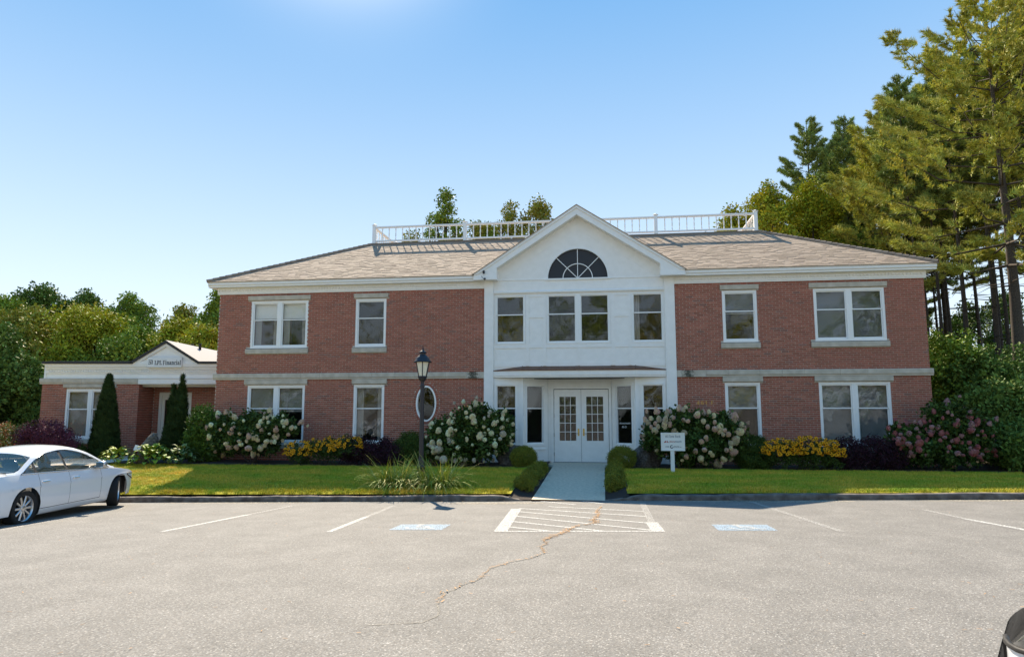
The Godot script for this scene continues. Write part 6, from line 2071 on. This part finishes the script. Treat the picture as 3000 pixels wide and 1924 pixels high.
const G1 := "trees behind the low wing"
const G2 := "treetops behind the railed roof"
const G3 := "trees beside the pines"
const G4 := "trees across the lot"
const TREES := [   # x, z, height, crown radius, crown base share, clumps, leaf kind, label, group, lobes
	[-34.7, -14.0, 8.5, 3.4, 0.15, 702, "green", "mid green leafy tree rising behind the low wing", G1, 13],
	[-36.3, -18.0, 9.9, 3.0, 0.25, 624, "dark", "dark green tree topping the trees behind the low wing", G1, 11],
	[-34.8, -20.0, 10.0, 2.9, 0.25, 624, "dark", "dark green tree topping the trees behind the low wing", G1, 11],
	[-28.9, -9.2, 6.9, 3.3, 0.10, 780, "olive", "olive-tinged tree spreading behind the wing's brick end", G1, 13],
	[-25.4, -10.0, 6.9, 3.4, 0.10, 858, "lime", "broad sunlit yellow-green tree behind the wing's long parapet", G1, 14],
	[-29.6, -18.0, 9.2, 2.7, 0.2, 585, "green", "mid green leafy tree rising behind the low wing", G1, 11],
	[-22.5, -9.0, 5.9, 2.5, 0.10, 585, "green", "mid green leafy tree rising behind the low wing", G1, 11],
	[-24.7, -16.0, 8.2, 2.6, 0.2, 546, "olive", "olive tree behind the wing's small gable", G1, 11],
	[-20.6, -10.5, 6.2, 2.4, 0.10, 585, "lime", "bright lime tree behind the wing gable's slope", G1, 11],
	[-21.5, -14.0, 8.8, 2.2, 0.2, 507, "green", "tall green tree against the brick building's corner", G1, 11],
	[-18.6, -9.4, 5.8, 2.2, 0.10, 507, "lime", "bright lime tree between wing roof and brick corner", G1, 11],
	[-25.6, -4.4, 5.0, 2.5, 0.05, 702, "dark", "dark low tree crowding the wing's brick end", G1, 12],
	[-28.5, -3.0, 4.6, 2.6, 0.05, 624, "dark", "dark low tree crowding the wing's brick end", G1, 12],
	[-32.0, -6.5, 6.3, 2.9, 0.08, 624, "green", "mid green leafy tree rising behind the low wing", G1, 12],
	[-9.5, -20.0, 15.9, 2.0, 0.40, 340, "green", "slim green treetop standing highest behind the roof railing", G2, 11],
	[-7.2, -20.5, 14.1, 2.6, 0.45, 330, "olive", "thin olive treetop behind the roof railing", G2, 10],
	[-4.8, -20.0, 15.1, 2.6, 0.45, 360, "olive", "thin olive treetop behind the roof railing", G2, 10],
	[-2.6, -19.0, 15.0, 2.3, 0.45, 300, "olive", "thin olive treetop behind the roof railing", G2, 9],
	[-11.6, -20.0, 13.4, 2.6, 0.45, 320, "olive", "thin olive treetop behind the roof railing", G2, 9],
	[19.5, -25.0, 9.0, 3.0, 0.05, 520, "dark", "dark broadleaf tree deep behind the slender pine trunks", G3, 11],
	[23.5, -24.0, 8.5, 3.0, 0.05, 520, "dark", "dark broadleaf tree deep behind the slender pine trunks", G3, 11],
	[27.5, -26.0, 9.5, 3.2, 0.05, 520, "dark", "dark broadleaf tree deep behind the slender pine trunks", G3, 11],
	[22.0, -30.0, 11.0, 3.2, 0.05, 480, "green", "green broadleaf tree glimpsed between the slender pine trunks", G3, 11],
	[-8.3, -21.5, 13.9, 2.2, 0.45, 300, "olive", "thin olive treetop behind the roof railing", G2, 9],
	[-6.2, -21.0, 14.0, 2.2, 0.45, 300, "green", "green treetop low between the olive ones behind the roof railing", G2, 9],
	[10.0, -17.0, 14.6, 2.6, 0.35, 800, "lime", "yellow-green tree beside the roof railing's end post", G3, 12],
	[12.5, -17.0, 14.7, 2.5, 0.35, 800, "lime", "yellow-green tree between the roof railing and pines", G3, 12],
	[8.6, -18.5, 13.6, 1.9, 0.4, 420, "lime", "thin yellow-green tree seen through the roof railing", G3, 10],
	[14.6, -15.0, 11.4, 2.6, 0.3, 800, "green", "green tree below the pines, behind the roof's slope", G3, 12],
	[-38.1, 45.0, 11.9, 4.6, 0.06, 620, "lime", "broadleaf tree standing across the parking lot, facing the entrance", G4, 12],
	[-27.9, 42.1, 13.0, 4.6, 0.06, 620, "green", "broadleaf tree standing across the parking lot, facing the entrance", G4, 12],
	[-18.8, 42.6, 13.2, 4.6, 0.06, 620, "olive", "broadleaf tree standing across the parking lot, facing the entrance", G4, 12],
	[-10.7, 42.3, 12.6, 4.6, 0.06, 620, "lime", "broadleaf tree standing across the parking lot, facing the entrance", G4, 12],
	[-1.4, 45.6, 13.7, 4.6, 0.06, 620, "green", "broadleaf tree standing across the parking lot, facing the entrance", G4, 12],
	[6.0, 43.9, 11.8, 4.6, 0.06, 620, "olive", "broadleaf tree standing across the parking lot, facing the entrance", G4, 12],
	[16.0, 49.4, 13.3, 4.6, 0.06, 620, "lime", "broadleaf tree standing across the parking lot, facing the entrance", G4, 12],
	[25.8, 45.1, 13.7, 4.6, 0.06, 620, "green", "broadleaf tree standing across the parking lot, facing the entrance", G4, 12],
	[32.8, 44.3, 13.5, 4.6, 0.06, 620, "olive", "broadleaf tree standing across the parking lot, facing the entrance", G4, 12],
]
const P1 := "pines at the building's wooded end"
const P2 := "bare pine trunks in the wood"
const PINES := [   # x, z, height, crown base, reach, trunk radius, tone, label, group, dead stubs, lean, density
	[15.3, -4.0, 16.9, 7.0, 5.0, 0.24, "green", "great white pine with a thick pale trunk beside the brick corner", P1, 10, Vector3(0.35, 0, -0.3), 0.82],
	[18.6, -5.5, 17.3, 7.5, 4.2, 0.20, "green", "second white pine crowding the great pine's outer side", P1, 10, Vector3(0.2, 0, 0), 1.1],
	[18.0, -17.0, 19.3, 8.5, 4.4, 0.22, "green", "broad white pine behind the great pine's lower boughs", P1, 6, Vector3(0.2, 0, 0), 1.0],
	[15.8, -14.5, 16.0, 8.0, 3.6, 0.19, "green", "white pine filling between the roof's end and great pine", P1, 6, Vector3(-0.2, 0, 0), 1.0],
	[14.1, -22.0, 20.2, 6.0, 3.3, 0.20, "dark", "dark pine with a ragged top behind the yellow-green trees", P1, 4, Vector3(0.1, 0, 0), 1.1],
	[17.2, -24.0, 21.2, 6.0, 3.0, 0.20, "dark", "dark spire-topped pine behind the yellow-green trees", P1, 4, Vector3(0.0, 0, 0), 1.1],
	[15.6, -20.0, 18.6, 5.0, 3.2, 0.19, "dark", "dark full pine filling between the ragged pine and the spire-topped one", P1, 4, Vector3(0.1, 0, 0), 1.2],
	[19.2, -22.5, 20.6, 6.0, 3.4, 0.20, "dark", "dark full pine just beyond the spire-topped one", P1, 4, Vector3(0.0, 0, 0), 1.2],
	[20.5, -20.0, 19.0, 9.5, 3.4, 0.20, "dark", "dark pine deep behind the great pine", P1, 6, Vector3(0.0, 0, 0), 0.9],
	[16.5, -12.0, 17.5, 11.0, 1.8, 0.11, "dark", "slender pine trunk in the wood behind the brick corner", P2, 22, Vector3(0.1, 0, 0), 0.8],
	[17.9, -14.0, 17.5, 11.0, 1.8, 0.10, "dark", "slender pine trunk in the wood behind the brick corner", P2, 22, Vector3(-0.1, 0, 0), 0.8],
	[16.1, -9.0, 17.5, 11.0, 1.8, 0.13, "dark", "slender pine trunk in the wood behind the brick corner", P2, 22, Vector3(0.1, 0, 0), 0.8],
	[20.2, -16.0, 17.5, 11.0, 1.8, 0.12, "dark", "slender pine trunk in the wood behind the brick corner", P2, 22, Vector3(0.0, 0, 0), 0.8],
	[16.9, -8.3, 17.5, 11.0, 1.8, 0.14, "dark", "slender pine trunk in the wood behind the brick corner", P2, 20, Vector3(0.15, 0, 0), 0.8],
	[19.6, -13.0, 17.5, 11.0, 1.8, 0.12, "dark", "slender pine trunk in the wood behind the brick corner", P2, 22, Vector3(0.0, 0, 0), 0.8],
	[17.2, -6.4, 17.5, 11.0, 1.8, 0.12, "dark", "slender pine trunk in the wood behind the brick corner", P2, 18, Vector3(0.1, 0, 0), 0.8],
	[21.5, -18.5, 17.5, 11.0, 1.8, 0.12, "dark", "slender pine trunk in the wood behind the brick corner", P2, 22, Vector3(0.0, 0, 0), 0.8],
	[18.6, -10.5, 17.5, 11.0, 1.8, 0.11, "dark", "slender pine trunk in the wood behind the brick corner", P2, 22, Vector3(-0.1, 0, 0), 0.8],
	[15.2, -11.0, 17.5, 11.0, 1.8, 0.09, "dark", "slender pine trunk in the wood behind the brick corner", P2, 22, Vector3(0.0, 0, 0), 0.8],
	[21.0, -11.5, 17.5, 11.0, 1.8, 0.12, "dark", "slender pine trunk in the wood behind the brick corner", P2, 22, Vector3(0.1, 0, 0), 0.8],
	[15.9, -13.2, 17.0, 11.0, 1.7, 0.08, "dark", "slender pine trunk in the wood behind the brick corner", P2, 26, Vector3(-0.1, 0, 0), 0.8],
	[17.4, -16.5, 17.0, 11.0, 1.7, 0.09, "dark", "slender pine trunk in the wood behind the brick corner", P2, 26, Vector3(0.1, 0, 0), 0.8],
	[19.0, -17.8, 17.0, 11.0, 1.7, 0.09, "dark", "slender pine trunk in the wood behind the brick corner", P2, 26, Vector3(0.0, 0, 0), 0.8],
	[22.6, -15.0, 17.0, 11.0, 1.7, 0.10, "dark", "slender pine trunk in the wood behind the brick corner", P2, 26, Vector3(0.0, 0, 0), 0.8],
	[20.3, -10.0, 17.0, 11.5, 1.7, 0.09, "dark", "slender pine trunk in the wood behind the brick corner", P2, 26, Vector3(0.1, 0, 0), 0.8],
	[18.2, -7.4, 17.0, 11.5, 1.7, 0.08, "dark", "slender pine trunk in the wood behind the brick corner", P2, 26, Vector3(-0.1, 0, 0), 0.8],
]
const UNDER := [   # x, z, height, radius, clumps, leaf kind, label
	[13.2, -3.6, 4.3, 1.4, 420, 1, "mid green bush against the brick building's end"],
	[14.3, -2.6, 3.7, 1.5, 460, 0, "green bush at the foot of the great pine"],
	[15.9, -2.2, 3.2, 1.5, 420, 0, "green bush at the foot of the great pine"],
	[13.2, -0.2, 2.5, 1.3, 380, 0, "dark green bush behind the pink hydrangea"],
	[14.6, 0.6, 2.3, 1.2, 360, 1, "leafy bush at the lawn's edge beyond the pink hydrangea"],
	[12.6, 1.2, 1.3, 0.9, 240, 0, "low green bush beside the pink hydrangea"],
	[17.6, -4.0, 3.8, 1.7, 420, 0, "green bush at the foot of the great pine"],
	[16.5, 0.4, 2.6, 1.5, 360, 0, "leafy bush at the lawn's edge beyond the pink hydrangea"],
	[18.5, -9.0, 4.2, 1.8, 360, 0, "green bush deep among the slender pine trunks"],
	[21.0, -9.5, 4.2, 2.0, 360, 0, "green bush deep among the slender pine trunks"],
	[15.0, -7.5, 4.3, 1.6, 360, 1, "mid green bush against the brick building's end"],
]

func _ready() -> void:
	# camera, sky, sun, exposure
	var cam := Camera3D.new()
	cam.name = "camera"
	cam.position = Vector3(0.82, 1.6145, 22.277)
	cam.rotation = Vector3(0.122574577, YAW, 0)
	cam.fov = 51.376
	cam.near = 0.1; cam.far = 900.0
	add_child(cam)
	cam.current = true
	var env := Environment.new()
	env.background_mode = Environment.BG_SKY
	env.tonemap_mode = Environment.TONE_MAPPER_LINEAR
	env.tonemap_exposure = 2.22
	env.sdfgi_enabled = true; env.ssao_enabled = true; env.ssil_enabled = true
	var sm := ProceduralSkyMaterial.new()
	sm.sky_top_color = lin(0.018, 0.158, 0.375)
	sm.sky_horizon_color = lin(0.53, 0.59, 0.605)
	sm.sky_curve = 0.27
	sm.ground_bottom_color = Color(0.30, 0.29, 0.27)
	sm.ground_horizon_color = Color(0.60, 0.62, 0.62)
	sm.sun_angle_max = 60.0
	sm.sun_curve = 0.068
	sm.energy_multiplier = 1.0
	var sky := Sky.new()
	sky.sky_material = sm
	env.sky = sky
	var we := WorldEnvironment.new()
	we.environment = env
	we.name = "world"
	add_child(we)
	var sun := DirectionalLight3D.new()
	sun.name = "sun"
	sun.light_color = Color(1.0, 0.94, 0.84)
	sun.light_energy = 1.5
	sun.light_angular_distance = 0.5
	sun.shadow_enabled = true
	add_child(sun)
	sun.look_at_from_position(Vector3.ZERO, Vector3(0.42, -1.0, 0.99))
	rng.seed = 20240611
	make_materials()
	make_ground()
	main_building()
	low_wing()
	trees()
	planting()
	lamp_post()
	yard_sign()
	small_fixtures()
	sedan("white four-door sedan parked nose to the kerb with front wheels turned", M.white_paint, Vector3(-10.43, lot(-10.43, 9.9), 9.88), deg_to_rad(6.0), deg_to_rad(26.0), 0.95)
	sedan("dark grey car whose headlight corner juts into the lot", M.grey_paint, Vector3(3.88, lot(3.88, 21.22), 21.22), deg_to_rad(38.0), 0.0, 0.92)
